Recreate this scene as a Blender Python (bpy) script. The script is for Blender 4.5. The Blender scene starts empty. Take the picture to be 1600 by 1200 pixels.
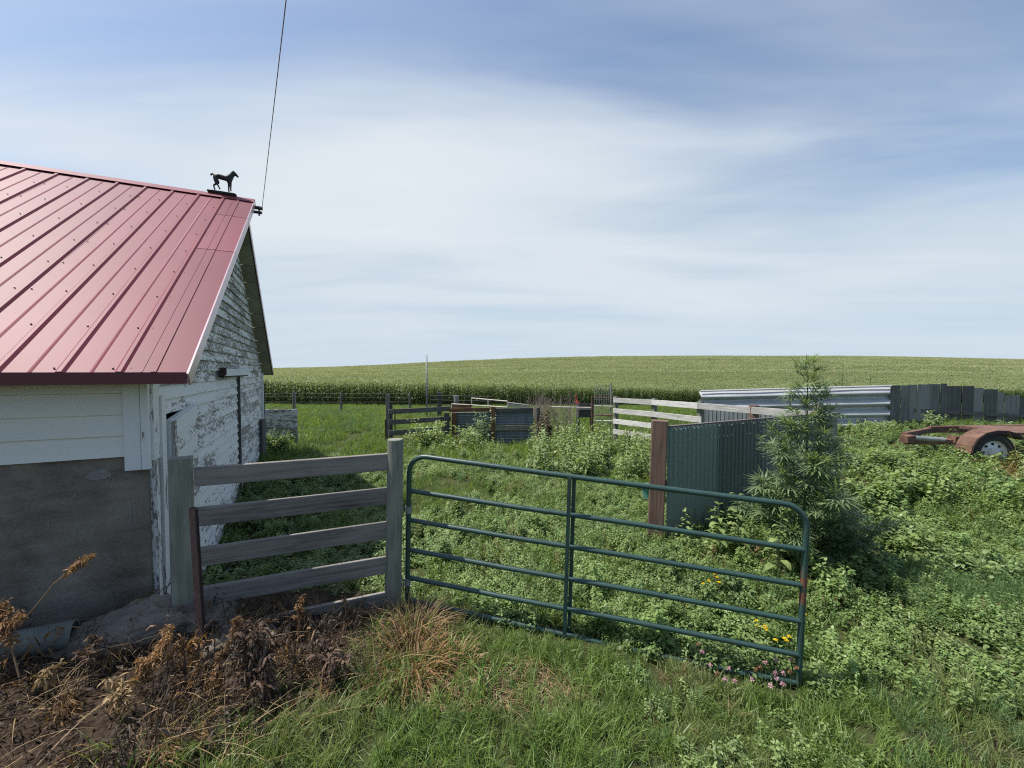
import bpy, math, random
import numpy as np
from mathutils import Vector, Matrix, Euler
R = math.radians
random.seed(7)
rng = np.random.default_rng(11)
sc = bpy.context.scene
COL = sc.collection

# ------------------------------------------------------------------ camera
F, CX, CY, HOR, ZC = 640.0, 800.0, 600.0, 580.0, 2.0
PITCH = math.atan((CY - HOR) / F)
cam = bpy.data.objects.new('camera', bpy.data.cameras.new('camera'))
COL.objects.link(cam)
cam.data.sensor_width = 36
cam.data.lens = 36 * F / 1600
cam.data.clip_end = 5000
cam.data.clip_start = 0.05
cam.location = (0, 0, ZC)
cam.rotation_euler = (R(90) - PITCH, 0, 0)
sc.camera = cam

# ------------------------------------------------------------------ sun, sky, exposure
SUN_D = Vector((0.52, -0.04, -1.0)).normalized()
S = -SUN_D
SUN_EL = math.asin(S.z)
sun = bpy.data.objects.new('sun', bpy.data.lights.new('sun', 'SUN'))
COL.objects.link(sun)
sun.data.energy = 5.0
sun.data.angle = R(0.6)
sun.data.color = (1.0, 0.96, 0.89)
sun.rotation_euler = SUN_D.to_track_quat('-Z', 'Y').to_euler()
sun.location = (-20, -5, 40)

sc.view_settings.view_transform = 'Standard'
sc.view_settings.look = 'None'
sc.view_settings.exposure = 0.32
sc.view_settings.gamma = 1.0
sc.view_settings.use_curve_mapping = False
sc.render.engine = 'CYCLES'
sc.cycles.use_denoising = False
sc.cycles.filter_width = 1.15
sc.cycles.max_bounces = 6
sc.cycles.diffuse_bounces = 3
sc.cycles.glossy_bounces = 3
sc.cycles.transmission_bounces = 4
sc.cycles.caustics_reflective = False
sc.cycles.caustics_refractive = False

def N(nt, typ, **kw):
    n = nt.nodes.new(typ)
    for k, v in kw.items():
        setattr(n, k, v)
    return n

def setin(n, **kw):
    for k, v in kw.items():
        n.inputs[k.replace('_', ' ')].default_value = v

def math_n(nt, op, a, b=None, c=None, clamp=False):
    n = N(nt, 'ShaderNodeMath', operation=op, use_clamp=clamp)
    for i, x in enumerate((a, b, c)):
        if x is None: continue
        if isinstance(x, (int, float)): n.inputs[i].default_value = x
        else: nt.links.new(x, n.inputs[i])
    return n.outputs[0]

def noise_n(nt, vec, scale, detail=4, rough=0.55, dist=0.0):
    n = N(nt, 'ShaderNodeTexNoise')
    n.inputs['Scale'].default_value = scale
    n.inputs['Detail'].default_value = detail
    n.inputs['Roughness'].default_value = rough
    n.inputs['Distortion'].default_value = dist
    if vec is not None: nt.links.new(vec, n.inputs['Vector'])
    return n.outputs['Fac']

def map_n(nt, vec, loc=(0, 0, 0), rot=(0, 0, 0), scale=(1, 1, 1)):
    n = N(nt, 'ShaderNodeMapping')
    n.inputs['Location'].default_value = loc
    n.inputs['Rotation'].default_value = rot
    n.inputs['Scale'].default_value = scale
    nt.links.new(vec, n.inputs['Vector'])
    return n.outputs[0]

def ramp_n(nt, fac, stops):
    n = N(nt, 'ShaderNodeValToRGB')
    el = n.color_ramp.elements
    while len(el) < len(stops): el.new(0.5)
    for e, (p, c) in zip(el, stops):
        e.position = p
        e.color = (c, c, c, 1) if isinstance(c, (int, float)) else (c[0], c[1], c[2], 1)
    nt.links.new(fac, n.inputs[0])
    return n.outputs[0]

def mix_n(nt, fac, a, b, mode='MIX'):
    n = N(nt, 'ShaderNodeMix', data_type='RGBA', blend_type=mode)
    for s, x in ((0, fac), (6, a), (7, b)):
        if isinstance(x, (int, float)): n.inputs[s].default_value = x
        elif isinstance(x, tuple): n.inputs[s].default_value = (x[0], x[1], x[2], 1)
        else: nt.links.new(x, n.inputs[s])
    return n.outputs[2]

world = bpy.data.worlds.new('World')
sc.world = world
world.use_nodes = True
wt = world.node_tree
wt.nodes.clear()
sky = N(wt, 'ShaderNodeTexSky', sky_type='NISHITA', sun_disc=False)
sky.sun_elevation = SUN_EL
sky.sun_rotation = math.atan2(S.x, S.y)
sky.altitude = 300
sky.air_density = 1.0
sky.dust_density = 1.2
sky.ozone_density = 2.0
tc = N(wt, 'ShaderNodeTexCoord')
sep = N(wt, 'ShaderNodeSeparateXYZ')
wt.links.new(tc.outputs['Generated'], sep.inputs[0])
zup = math_n(wt, 'MAXIMUM', sep.outputs[2], 0.0)
zz = math_n(wt, 'ADD', zup, 0.05)
px = math_n(wt, 'DIVIDE', sep.outputs[0], zz)
py = math_n(wt, 'DIVIDE', sep.outputs[1], zz)
cmb = N(wt, 'ShaderNodeCombineXYZ')
wt.links.new(px, cmb.inputs[0]); wt.links.new(py, cmb.inputs[1])
cv = cmb.outputs[0]          # position on a flat cloud deck overhead
streak = noise_n(wt, map_n(wt, cv, (3.1, 1.7, 0), (0, 0, R(40)), (0.36, 0.95, 1)), 1.0, 5, 0.48, 0.7)
broad = noise_n(wt, map_n(wt, cv, (0.4, 5.2, 2.0), (0, 0, R(34)), (0.30, 0.5, 1)), 1.0, 3, 0.45, 0.3)
fine = noise_n(wt, map_n(wt, cv, (8.0, 2.0, 5.0), (0, 0, R(46)), (0.8, 3.4, 1)), 1.0, 6, 0.55, 0.9)
# the high cloud sheet has a soft wispy edge, with clear sky overhead and behind
edge = math_n(wt, 'ADD', math_n(wt, 'SUBTRACT', py, math_n(wt, 'MULTIPLY', px, 0.10)), math_n(wt, 'MULTIPLY', math_n(wt, 'SUBTRACT', streak, 0.5), 1.5))
edge = math_n(wt, 'ADD', edge, math_n(wt, 'MULTIPLY', math_n(wt, 'SUBTRACT', fine, 0.5), 0.45))
em = N(wt, 'ShaderNodeMapRange', interpolation_type='SMOOTHSTEP')
em.inputs['From Min'].default_value = 0.70; em.inputs['From Max'].default_value = 2.05
wt.links.new(edge, em.inputs['Value'])
hx = math_n(wt, 'DIVIDE', math_n(wt, 'ADD', px, 2.5), 0.75); hy = math_n(wt, 'DIVIDE', math_n(wt, 'SUBTRACT', py, 1.85), 0.40)
hole = math_n(wt, 'POWER', 2.718, math_n(wt, 'MULTIPLY', math_n(wt, 'ADD', math_n(wt, 'MULTIPLY', hx, hx), math_n(wt, 'MULTIPLY', hy, hy)), -1.0))
thick = math_n(wt, 'ADD', math_n(wt, 'MULTIPLY', streak, 0.6), math_n(wt, 'MULTIPLY', broad, 0.6))
thick = math_n(wt, 'ADD', thick, math_n(wt, 'MULTIPLY', fine, 0.08))
tk = ramp_n(wt, thick, [(0.36, 0.78), (0.58, 0.88), (0.80, 0.97)])
cmask = math_n(wt, 'MULTIPLY', math_n(wt, 'MULTIPLY', em.outputs[0], tk), math_n(wt, 'SUBTRACT', 1.0, math_n(wt, 'MULTIPLY', hole, 0.75)))
cmask = math_n(wt, 'ADD', cmask, 0.10)
cshade = ramp_n(wt, thick, [(0.42, (4.2, 5.0, 5.85)), (0.62, (5.3, 5.9, 6.45)), (0.84, (6.1, 6.5, 6.85))])
low = ramp_n(wt, sep.outputs[2], [(0.0, 0.75), (0.10, 0.6), (0.24, 0.0)])
cshade = mix_n(wt, low, cshade, (4.45, 5.35, 6.15))
blue = mix_n(wt, 1.0, sky.outputs[0], (1.14, 1.20, 1.24), 'MULTIPLY')
skyc = mix_n(wt, cmask, blue, cshade)
bg = N(wt, 'ShaderNodeBackground')
bg.inputs['Strength'].default_value = 0.105
wt.links.new(skyc, bg.inputs['Color'])
wo = N(wt, 'ShaderNodeOutputWorld')
wt.links.new(bg.outputs[0], wo.inputs[0])

# ------------------------------------------------------------------ helpers
def P(u, v, Y):
    """World point on the line of sight through photo pixel (u, v) at world depth Y."""
    a, b = (u - CX) / F, (CY - v) / F
    d = Vector((a, math.cos(PITCH) + b * math.sin(PITCH), -math.sin(PITCH) + b * math.cos(PITCH)))
    return Vector((0, 0, ZC)) + d * (Y / d.y)

WL = {}
def wloc(o):
    return WL.get(o.name, Vector((0, 0, 0))) if o else Vector((0, 0, 0))

def tag(o, label=None, cat=None, group=None, kind=None):
    if label: o['label'] = label
    if cat: o['category'] = cat
    if group: o['group'] = group
    if kind: o['kind'] = kind
    return o

def thing(name, loc, label, cat, group=None):
    o = bpy.data.objects.new(name, None)
    o.empty_display_size = 0.1
    COL.objects.link(o)
    o.location = loc
    WL[o.name] = Vector(loc)
    return tag(o, label, cat, group)

class MB:
    def __init__(s):
        s.v, s.f, s.uv, s.var, s.cv = [], [], [], [], 0.5
    def add(s, vs, fs, uvs=None):
        k = len(s.v)
        s.v += [tuple(p) for p in vs]
        s.var += [s.cv] * len(vs)
        for i, f in enumerate(fs):
            s.f.append(tuple(k + j for j in f))
            s.uv.append(uvs[i] if uvs else [(0, 0)] * len(f))
    def beam(s, p0, p1, w, h, up=(0, 0, 1), bevel=0.0):
        """A board from p0 to p1: w across, h along 'up'. UV.x runs along it, in metres."""
        p0, p1 = Vector(p0), Vector(p1)
        d = p1 - p0; L = d.length; d.normalize()
        up = Vector(up); side = d.cross(up).normalized(); up = side.cross(d).normalized()
        r0, r1 = random.random() * 50, random.random() * 50
        ring = [(-w/2, -h/2), (w/2, -h/2), (w/2, h/2), (-w/2, h/2)]
        if bevel:
            b = bevel
            ring = [(-w/2+b, -h/2), (w/2-b, -h/2), (w/2, -h/2+b), (w/2, h/2-b), (w/2-b, h/2), (-w/2+b, h/2), (-w/2, h/2-b), (-w/2, -h/2+b)]
        n = len(ring)
        vs = [p0 + side*a + up*b for a, b in ring] + [p1 + side*a + up*b for a, b in ring]
        per = [0]
        for i in range(n):
            a, b = ring[i], ring[(i+1) % n]
            per.append(per[-1] + math.hypot(b[0]-a[0], b[1]-a[1]))
        fs, us = [], []
        for i in range(n):
            j = (i+1) % n
            fs.append((i, j, n+j, n+i))
            us.append([(r0, r1+per[i]), (r0, r1+per[i+1]), (r0+L, r1+per[i+1]), (r0+L, r1+per[i])])
        fs.append(tuple(range(n-1, -1, -1))); us.append([(r0+ring[i][0]*.3, r1+ring[i][1]) for i in range(n-1, -1, -1)])
        fs.append(tuple(range(n, 2*n))); us.append([(r0+ring[i][0]*.3, r1+ring[i][1]) for i in range(n)])
        s.add(vs, fs, us)
    def box(s, c, sx, sy, sz, ax=(1, 0, 0)):
        ax = Vector(ax).normalized() * sx / 2
        c = Vector(c)
        s.beam(c - ax, c + ax, sy, sz)
    def tube(s, pts, r, seg=10, cap=True):
        pts = [Vector(p) for p in pts]
        n = len(pts)
        rs = r if isinstance(r, (list, tuple)) else [r] * n
        vs, us = [], []
        u0 = None; acc = 0
        for i, p in enumerate(pts):
            t = (pts[min(i+1, n-1)] - pts[max(i-1, 0)]).normalized()
            if u0 is None:
                u0 = t.orthogonal().normalized()
            else:
                u0 = (u0 - t * u0.dot(t)).normalized()
            w = t.cross(u0)
            for k in range(seg):
                a = 2 * math.pi * k / seg
                vs.append(p + (u0 * math.cos(a) + w * math.sin(a)) * rs[i])
            if i: acc += (p - pts[i-1]).length
            us.append(acc)
        r0 = random.random() * 50
        fs, uv = [], []
        for i in range(n-1):
            for k in range(seg):
                j = (k+1) % seg
                fs.append((i*seg+k, i*seg+j, (i+1)*seg+j, (i+1)*seg+k))
                c = 2 * math.pi * max(rs[i], 1e-4) / seg
                uv.append([(r0+us[i], k*c), (r0+us[i], (k+1)*c), (r0+us[i+1], (k+1)*c), (r0+us[i+1], k*c)])
        if cap:
            fs.append(tuple(range(seg-1, -1, -1))); uv.append([(r0, 0)] * seg)
            fs.append(tuple((n-1)*seg + k for k in range(seg))); uv.append([(r0, 0)] * seg)
        s.add(vs, fs, uv)
    def leaf(s, base, d, L, w, droop=0.3, seg=3, roll=0.0, shape=1.0, fold=0.0, tip=0.0):
        """A pointed leaf blade from base along d, bending down by 'droop'."""
        d = Vector(d).normalized()
        side = d.cross(Vector((0, 0, 1)))
        if side.length < 1e-3: side = Vector((1, 0, 0))
        side.normalize()
        if roll: side = (Matrix.Rotation(roll, 3, d) @ side)
        p = Vector(base); vs = []; fs = []
        dd = d.copy()
        for i in range(seg + 1):
            t = i / seg
            wd = w * (math.sin(math.pi * min(1, (t * .92 + .08)) ** shape) if i < seg else tip) / 2
            if i == seg and tip == 0:
                vs.append(tuple(p))
            else:
                vs.append(tuple(p - side * wd)); vs.append(tuple(p + side * wd))
            if i < seg:
                p = p + dd * (L / seg)
                dd = (dd + Vector((0, 0, -droop / seg * 1.6))).normalized()
        for i in range(seg - 1 if tip == 0 else seg):
            fs.append((2*i, 2*i+1, 2*i+3, 2*i+2))
        if tip == 0: fs.append((2*seg-2, 2*seg-1, 2*seg))
        s.add(vs, fs)
    def mesh(s, name):
        me = bpy.data.meshes.new(name)
        me.from_pydata(s.v, [], s.f)
        uvl = me.uv_layers.new(name='UVMap')
        flat = np.array([c for f in s.uv for p in f for c in p], dtype=np.float32)
        uvl.data.foreach_set('uv', flat)
        a = me.attributes.new('var', 'FLOAT', 'POINT')
        a.data.foreach_set('value', np.array(s.var, dtype=np.float32))
        return me
    def build(s, name, mat, parent=None, smooth=False, kind=None, origin=None, link=True):
        if origin is None:
            a = np.array(s.v); origin = Vector((a.min(0) + a.max(0)) / 2)
        origin = Vector(origin)
        s.v = [(x-origin.x, y-origin.y, z-origin.z) for x, y, z in s.v]
        me = s.mesh(name)
        me.materials.append(mat)
        if smooth:
            me.polygons.foreach_set('use_smooth', [True] * len(me.polygons))
        o = bpy.data.objects.new(name, me)
        if link: COL.objects.link(o)
        if parent is not None: o.parent = parent
        o.location = origin - wloc(parent)
        WL[o.name] = origin
        if kind: o['kind'] = kind
        return o

def smooth_angle(o, deg=35):
    me = o.data
    me.polygons.foreach_set('use_smooth', [True] * len(me.polygons))
    try: me.set_sharp_from_angle(angle=R(deg))
    except Exception: pass
    return o

# ------------------------------------------------------------------ materials
def newmat(name):
    m = bpy.data.materials.new(name)
    m.use_nodes = True
    nt = m.node_tree
    b = nt.nodes['Principled BSDF']
    return m, nt, b, nt.nodes['Material Output']

def bump(nt, b, h, strength=0.3, dist=0.01):
    n = N(nt, 'ShaderNodeBump')
    n.inputs['Strength'].default_value = strength
    n.inputs['Distance'].default_value = dist
    nt.links.new(h, n.inputs['Height'])
    nt.links.new(n.outputs[0], b.inputs['Normal'])

def uvout(nt):
    return N(nt, 'ShaderNodeTexCoord').outputs['UV']
def objout(nt):
    return N(nt, 'ShaderNodeTexCoord').outputs['Object']
def posout(nt):
    return N(nt, 'ShaderNodeNewGeometry').outputs['Position']
def rndout(nt):
    return N(nt, 'ShaderNodeObjectInfo').outputs['Random']

def wood(name, dark, light, tint=None, rough=0.85, grain=55, wear=None, spread=.25):
    m, nt, b, o = newmat(name)
    uv = uvout(nt)
    g = noise_n(nt, map_n(nt, uv, scale=(1.6, grain, 1)), 1.0, 6, 0.65, 0.6)
    g2 = noise_n(nt, map_n(nt, uv, scale=(2.2, 7, 1)), 1.0, 4, 0.6)
    crack = noise_n(nt, map_n(nt, uv, loc=(9, 4, 0), scale=(1.0, 90, 1)), 1.0, 3, 0.5)
    f = math_n(nt, 'ADD', math_n(nt, 'MULTIPLY', g, .6), math_n(nt, 'MULTIPLY', g2, .45))
    f = math_n(nt, 'ADD', f, math_n(nt, 'MULTIPLY', math_n(nt, 'SUBTRACT', rndout(nt), .5), spread))
    c = ramp_n(nt, f, [(0.36, dark), (0.66, light)])
    if wear:
        w = noise_n(nt, map_n(nt, uv, loc=(3, 1, 0), scale=(5, 16, 1)), 1.0, 6, 0.7)
        c = mix_n(nt, ramp_n(nt, w, [(wear[1], 0.0), (wear[1] + .1, 1.0)]), c, wear[0])
    ck = ramp_n(nt, crack, [(0.24, 0.35), (0.33, 1.0)])
    c = mix_n(nt, 1.0, c, ck, 'MULTIPLY')
    nt.links.new(c, b.inputs['Base Color'])
    b.inputs['Roughness'].default_value = rough
    b.inputs['Specular IOR Level'].default_value = 0.25
    bump(nt, b, math_n(nt, 'ADD', g, ck), 0.45, 0.004)
    return m

def peel(name, amount, paint=(0.74, 0.74, 0.72), bare=(0.255, 0.232, 0.21), sc_=1.4):
    """White paint flaking off grey boards; amount 0..1 is the bare share."""
    m, nt, b, o = newmat(name)
    uv = uvout(nt)
    n1 = noise_n(nt, map_n(nt, uv, scale=(7 * sc_, 22 * sc_, 1)), 1.0, 8, 0.68, 0.4)
    n2 = noise_n(nt, map_n(nt, uv, loc=(7, 3, 0), scale=(1.5, 6, 1)), 1.0, 4, 0.6)
    n3 = noise_n(nt, map_n(nt, uv, loc=(1, 9, 0), scale=(3, 70, 1)), 1.0, 5, 0.6)
    f = math_n(nt, 'ADD', math_n(nt, 'MULTIPLY', n1, .65), math_n(nt, 'MULTIPLY', n2, .4))
    f = math_n(nt, 'ADD', f, math_n(nt, 'MULTIPLY', math_n(nt, 'SUBTRACT', rndout(nt), .5), .10))
    t = 0.66 - 0.27 * amount
    mask = ramp_n(nt, f, [(t, 0.0), (t + 0.035, 1.0)])
    barec = ramp_n(nt, n3, [(0.3, tuple(x * .6 for x in bare)), (0.7, tuple(x * 1.35 for x in bare))])
    pc = mix_n(nt, math_n(nt, 'MULTIPLY', n2, .35), paint, tuple(x * .72 for x in paint))
    nt.links.new(mix_n(nt, mask, pc, barec), b.inputs['Base Color'])
    b.inputs['Roughness'].default_value = 0.8
    b.inputs['Specular IOR Level'].default_value = 0.2
    bump(nt, b, math_n(nt, 'SUBTRACT', math_n(nt, 'MULTIPLY', n3, .3), mask), 0.5, 0.004)
    return m

def paint(name, col, rough=0.5, metal=0.0, var=0.15, rust=None, coord='obj', scale=6.0, spec=0.5, streak=None, rnd=0.0, bumpy=0.05):
    m, nt, b, o = newmat(name)
    vec = uvout(nt) if coord == 'uv' else (posout(nt) if coord == 'pos' else objout(nt))
    n1 = noise_n(nt, vec, scale, 5, 0.6)
    f = n1
    if streak:
        n2 = noise_n(nt, map_n(nt, vec, scale=streak), 1.0, 5, 0.6)
        f = math_n(nt, 'ADD', math_n(nt, 'MULTIPLY', n1, .4), math_n(nt, 'MULTIPLY', n2, .6))
    if rnd:
        f = math_n(nt, 'ADD', f, math_n(nt, 'MULTIPLY', math_n(nt, 'SUBTRACT', rndout(nt), .5), rnd))
    c = ramp_n(nt, f, [(0.3, tuple(x * (1 - var) for x in col)), (0.7, tuple(min(1, x * (1 + var)) for x in col))])
    if rust:
        r1 = noise_n(nt, vec, rust[1], 7, 0.7)
        mk = ramp_n(nt, r1, [(rust[2], 0.0), (rust[2] + 0.08, 1.0)])
        c = mix_n(nt, mk, c, rust[0])
        rr = ramp_n(nt, mk, [(0, rough), (1, .9)])
        nt.links.new(rr, b.inputs['Roughness'])
        nt.links.new(ramp_n(nt, mk, [(0, metal), (1, 0.0)]), b.inputs['Metallic'])
    else:
        b.inputs['Roughness'].default_value = rough
        b.inputs['Metallic'].default_value = metal
    nt.links.new(c, b.inputs['Base Color'])
    b.inputs['Specular IOR Level'].default_value = spec
    if bumpy: bump(nt, b, n1, bumpy, 0.01)
    return m

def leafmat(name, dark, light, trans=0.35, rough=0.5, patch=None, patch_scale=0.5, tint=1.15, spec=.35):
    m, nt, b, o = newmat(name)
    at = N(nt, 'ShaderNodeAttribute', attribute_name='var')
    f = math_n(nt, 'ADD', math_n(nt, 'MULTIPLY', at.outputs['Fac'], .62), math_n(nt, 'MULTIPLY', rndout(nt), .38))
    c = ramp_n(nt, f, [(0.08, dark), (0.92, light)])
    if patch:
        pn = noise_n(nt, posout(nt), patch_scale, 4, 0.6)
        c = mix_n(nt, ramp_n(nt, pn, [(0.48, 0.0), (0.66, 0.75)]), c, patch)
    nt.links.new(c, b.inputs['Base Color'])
    b.inputs['Roughness'].default_value = rough
    b.inputs['Specular IOR Level'].default_value = spec
    tr = N(nt, 'ShaderNodeBsdfTranslucent')
    tcx = mix_n(nt, 1.0, c, (tint * 1.25, tint * 1.2, tint * 0.62), 'MULTIPLY')
    nt.links.new(tcx, tr.inputs['Color'])
    ms = N(nt, 'ShaderNodeMixShader')
    ms.inputs[0].default_value = trans
    nt.links.new(b.outputs[0], ms.inputs[1]); nt.links.new(tr.outputs[0], ms.inputs[2])
    nt.links.new(ms.outputs[0], o.inputs['Surface'])
    return m

M = {}
M['roof'] = paint('red_roof_metal', (0.20, 0.046, 0.062), 0.5, 0.0, 0.12, coord='pos', scale=1.5, spec=0.16, bumpy=.08, rnd=.5, streak=(1.2, 1.2, .8))
M['fascia'] = paint('shaded_red_trim_metal', (0.10, 0.012, 0.02), 0.4, 0, 0.05)  # fascia red darkened in the base colour for the shade on its face
M['rake'] = paint('sheen_pale_rake_metal', (0.50, 0.36, 0.38), 0.3, 0.3, 0.08)  # folded red trim; its glancing reflection is put into this pale colour
M['screw'] = paint('screw_metal', (0.10, 0.03, 0.035), 0.5, 0.3, 0.1)
M['peel_gable'] = peel('peeling_white_paint', 0.56)
M['peel_low'] = peel('peeling_white_paint_light', 0.38)
M['peel_trim'] = peel('white_trim_paint', 0.16, sc_=.7)
M['cream'] = peel('cream_siding_paint', 0.0, paint=(0.76, 0.75, 0.69))
M['soffit'] = wood('soffit_wood', (0.24, 0.235, 0.20), (0.38, 0.37, 0.32))
M['greywood'] = wood('grey_board_wood', (0.075, 0.066, 0.06), (0.25, 0.225, 0.20))
M['postwood'] = wood('greenish_post_wood', (0.12, 0.125, 0.10), (0.28, 0.28, 0.225), grain=30)
M['tiewood'] = wood('brown_creosote_wood', (0.04, 0.026, 0.02), (0.19, 0.12, 0.09), grain=40)
M['rustywood'] = wood('orange_brown_wood', (0.10, 0.05, 0.025), (0.32, 0.18, 0.09))
M['darkwood'] = wood('dark_weathered_wood', (0.05, 0.046, 0.043), (0.15, 0.14, 0.13))
M['whitewood'] = wood('flaking_white_board', (0.33, 0.315, 0.29), (0.64, 0.62, 0.58), wear=((0.26, 0.24, 0.22), 0.56))
M['gate'] = paint('green_gate_paint', (0.030, 0.066, 0.056), 0.42, 0, 0.18, rust=((0.13, 0.05, 0.03), 9, 0.74), coord='pos', scale=8, bumpy=.04)
M['gaterust'] = paint('rusted_green_paint', (0.035, 0.075, 0.055), 0.6, 0, 0.3, rust=((0.16, 0.06, 0.035), 16, 0.47), coord='pos', scale=8)
M['greensheet'] = paint('green_sheet_metal', (0.12, 0.155, 0.14), 0.55, 0, 0.4, coord='obj', scale=1.5, streak=(14, 14, .3), rnd=.6)
M['bluesheet'] = paint('blue_grey_sheet_metal', (0.165, 0.19, 0.20), 0.55, 0.1, 0.35, streak=(6, 6, .4), rust=((0.12, 0.07, 0.05), 3, 0.66))
M['galv'] = paint('galvanised_metal', (0.52, 0.52, 0.51), 0.5, 0.35, 0.22, streak=(.6, .6, 6), scale=2.5)
M['zinc'] = paint('dull_zinc', (0.24, 0.255, 0.25), 0.6, 0.3, 0.25)
M['panel'] = wood('weathered_grey_panel', (0.09, 0.088, 0.083), (0.25, 0.243, 0.222), grain=14, spread=.55, rough=.7)
M['rust'] = paint('rusty_steel', (0.15, 0.078, 0.05), 0.85, 0.0, 0.35, rust=((0.085, 0.042, 0.035), 6, 0.52), coord='pos', scale=7, bumpy=.3)
M['darkrust'] = paint('dark_rusty_steel', (0.045, 0.026, 0.024), 0.8, 0.1, 0.35, coord='pos', scale=25, bumpy=.25)
M['tyre'] = paint('tyre_rubber', (0.032, 0.032, 0.034), 0.8, 0, 0.2)
M['rim'] = paint('white_wheel_paint', (0.62, 0.63, 0.64), 0.4, 0.1, 0.1, rust=((0.2, .1, .06), 20, .70))
M['black'] = paint('black_iron', (0.02, 0.018, 0.018), 0.55, 0.2, 0.1)
M['dark'] = paint('hole_shade_black', (0.012, 0.011, 0.010), 0.95, 0, 0.1)  # near-black that stands for shade inside the wheel openings
M['teal'] = paint('teal_plastic', (0.07, 0.24, 0.22), 0.5, 0, 0.1)
M['red'] = paint('red_enamel', (0.50, 0.05, 0.03), 0.45, 0, 0.1)
M['insul'] = paint('brown_insulator', (0.05, 0.035, 0.03), 0.35, 0, 0.1)
M['wire'] = paint('grey_cable', (0.22, 0.22, 0.23), 0.6, 0.2, 0.1)

def concrete(name, c0, c1):
    m, nt, b, o = newmat(name)
    p = posout(nt)
    n1 = noise_n(nt, p, 2.2, 7, 0.62, .3)
    n2 = noise_n(nt, p, 60, 4, 0.6)
    n3 = noise_n(nt, map_n(nt, p, scale=(3, 3, 14)), 1.0, 4, .55)
    f = math_n(nt, 'ADD', math_n(nt, 'MULTIPLY', n1, .55), math_n(nt, 'MULTIPLY', n2, .22))
    f = math_n(nt, 'ADD', f, math_n(nt, 'MULTIPLY', n3, .25))
    c = ramp_n(nt, f, [(0.34, c0), (0.68, c1)])
    sp = noise_n(nt, p, 9, 6, 0.7)
    c = mix_n(nt, ramp_n(nt, sp, [(0.69, 0.0), (0.73, 0.6)]), c, (0.42, 0.40, 0.37))
    nt.links.new(c, b.inputs['Base Color'])
    b.inputs['Roughness'].default_value = 0.92
    b.inputs['Specular IOR Level'].default_value = .15
    bump(nt, b, math_n(nt, 'ADD', n2, math_n(nt, 'MULTIPLY', n1, 1.5)), 0.5, 0.012)
    return m
M['concrete'] = concrete('stained_concrete', (0.085, 0.069, 0.053), (0.30, 0.262, 0.215))
M['rubble'] = concrete('rough_concrete', (0.09, 0.074, 0.06), (0.30, 0.26, 0.215))

M['grass'] = leafmat('grass_blade', (0.054, 0.108, 0.025), (0.24, 0.335, 0.088), 0.38, 0.42, patch=(0.215, 0.225, 0.10), patch_scale=1.1)
M['lawn'] = leafmat('far_grass_blade', (0.085, 0.14, 0.026), (0.22, 0.31, 0.06), 0.42, 0.5, patch=(0.075, 0.14, 0.05), patch_scale=.25)
M['weed'] = leafmat('weed_leaf', (0.058, 0.115, 0.032), (0.255, 0.36, 0.12), 0.35, 0.42, patch=(0.115, 0.165, 0.065), patch_scale=.8)
M['weed2'] = leafmat('pale_weed_leaf', (0.085, 0.135, 0.042), (0.285, 0.365, 0.135), 0.35, 0.45)
M['fine'] = leafmat('feathery_weed_leaf', (0.06, 0.125, 0.045), (0.19, 0.29, 0.115), 0.32, 0.5)
M['hemp'] = leafmat('hemp_leaf', (0.085, 0.14, 0.065), (0.30, 0.39, 0.19), 0.36, 0.45)
M['dryleaf'] = leafmat('dead_leaf', (0.11, 0.056, 0.024), (0.40, 0.235, 0.11), 0.25, 0.7, tint=1.0)
M['deadbrown'] = leafmat('brown_dead_leaf', (0.06, 0.038, 0.028), (0.235, 0.155, 0.11), 0.2, 0.8, tint=1.0)
M['straw'] = leafmat('straw', (0.15, 0.10, 0.05), (0.44, 0.31, 0.165), 0.25, 0.65, tint=1.0)
M['deadgrey'] = leafmat('grey_dead_leaf', (0.035, 0.026, 0.020), (0.145, 0.105, 0.078), 0.2, 0.8, tint=1.0)
M['corn'] = leafmat('corn_leaf', (0.055, 0.095, 0.026), (0.21, 0.265, 0.10), 0.35, 0.45, patch=(0.10, 0.15, 0.05), patch_scale=.05)
M['tassel'] = leafmat('corn_tassel', (0.31, 0.32, 0.16), (0.56, 0.56, 0.33), 0.3, 0.7)
M['stem'] = leafmat('green_stem', (0.07, 0.10, 0.035), (0.16, 0.19, 0.08), 0.1, 0.6)
M['yellow'] = leafmat('yellow_petal', (0.60, 0.40, 0.01), (0.85, 0.62, 0.02), 0.2, 0.5, tint=1.0)
M['pink'] = leafmat('clover_bloom', (0.45, 0.20, 0.27), (0.70, 0.45, 0.50), 0.2, 0.7, tint=1.0)
M['rustbloom'] = leafmat('faded_clover_bloom', (0.22, 0.09, 0.05), (0.40, 0.20, 0.10), 0.2, 0.7, tint=1.0)
M['twig'] = leafmat('bare_twig', (0.10, 0.075, 0.065), (0.25, 0.20, 0.18), 0.0, 0.9)

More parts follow.
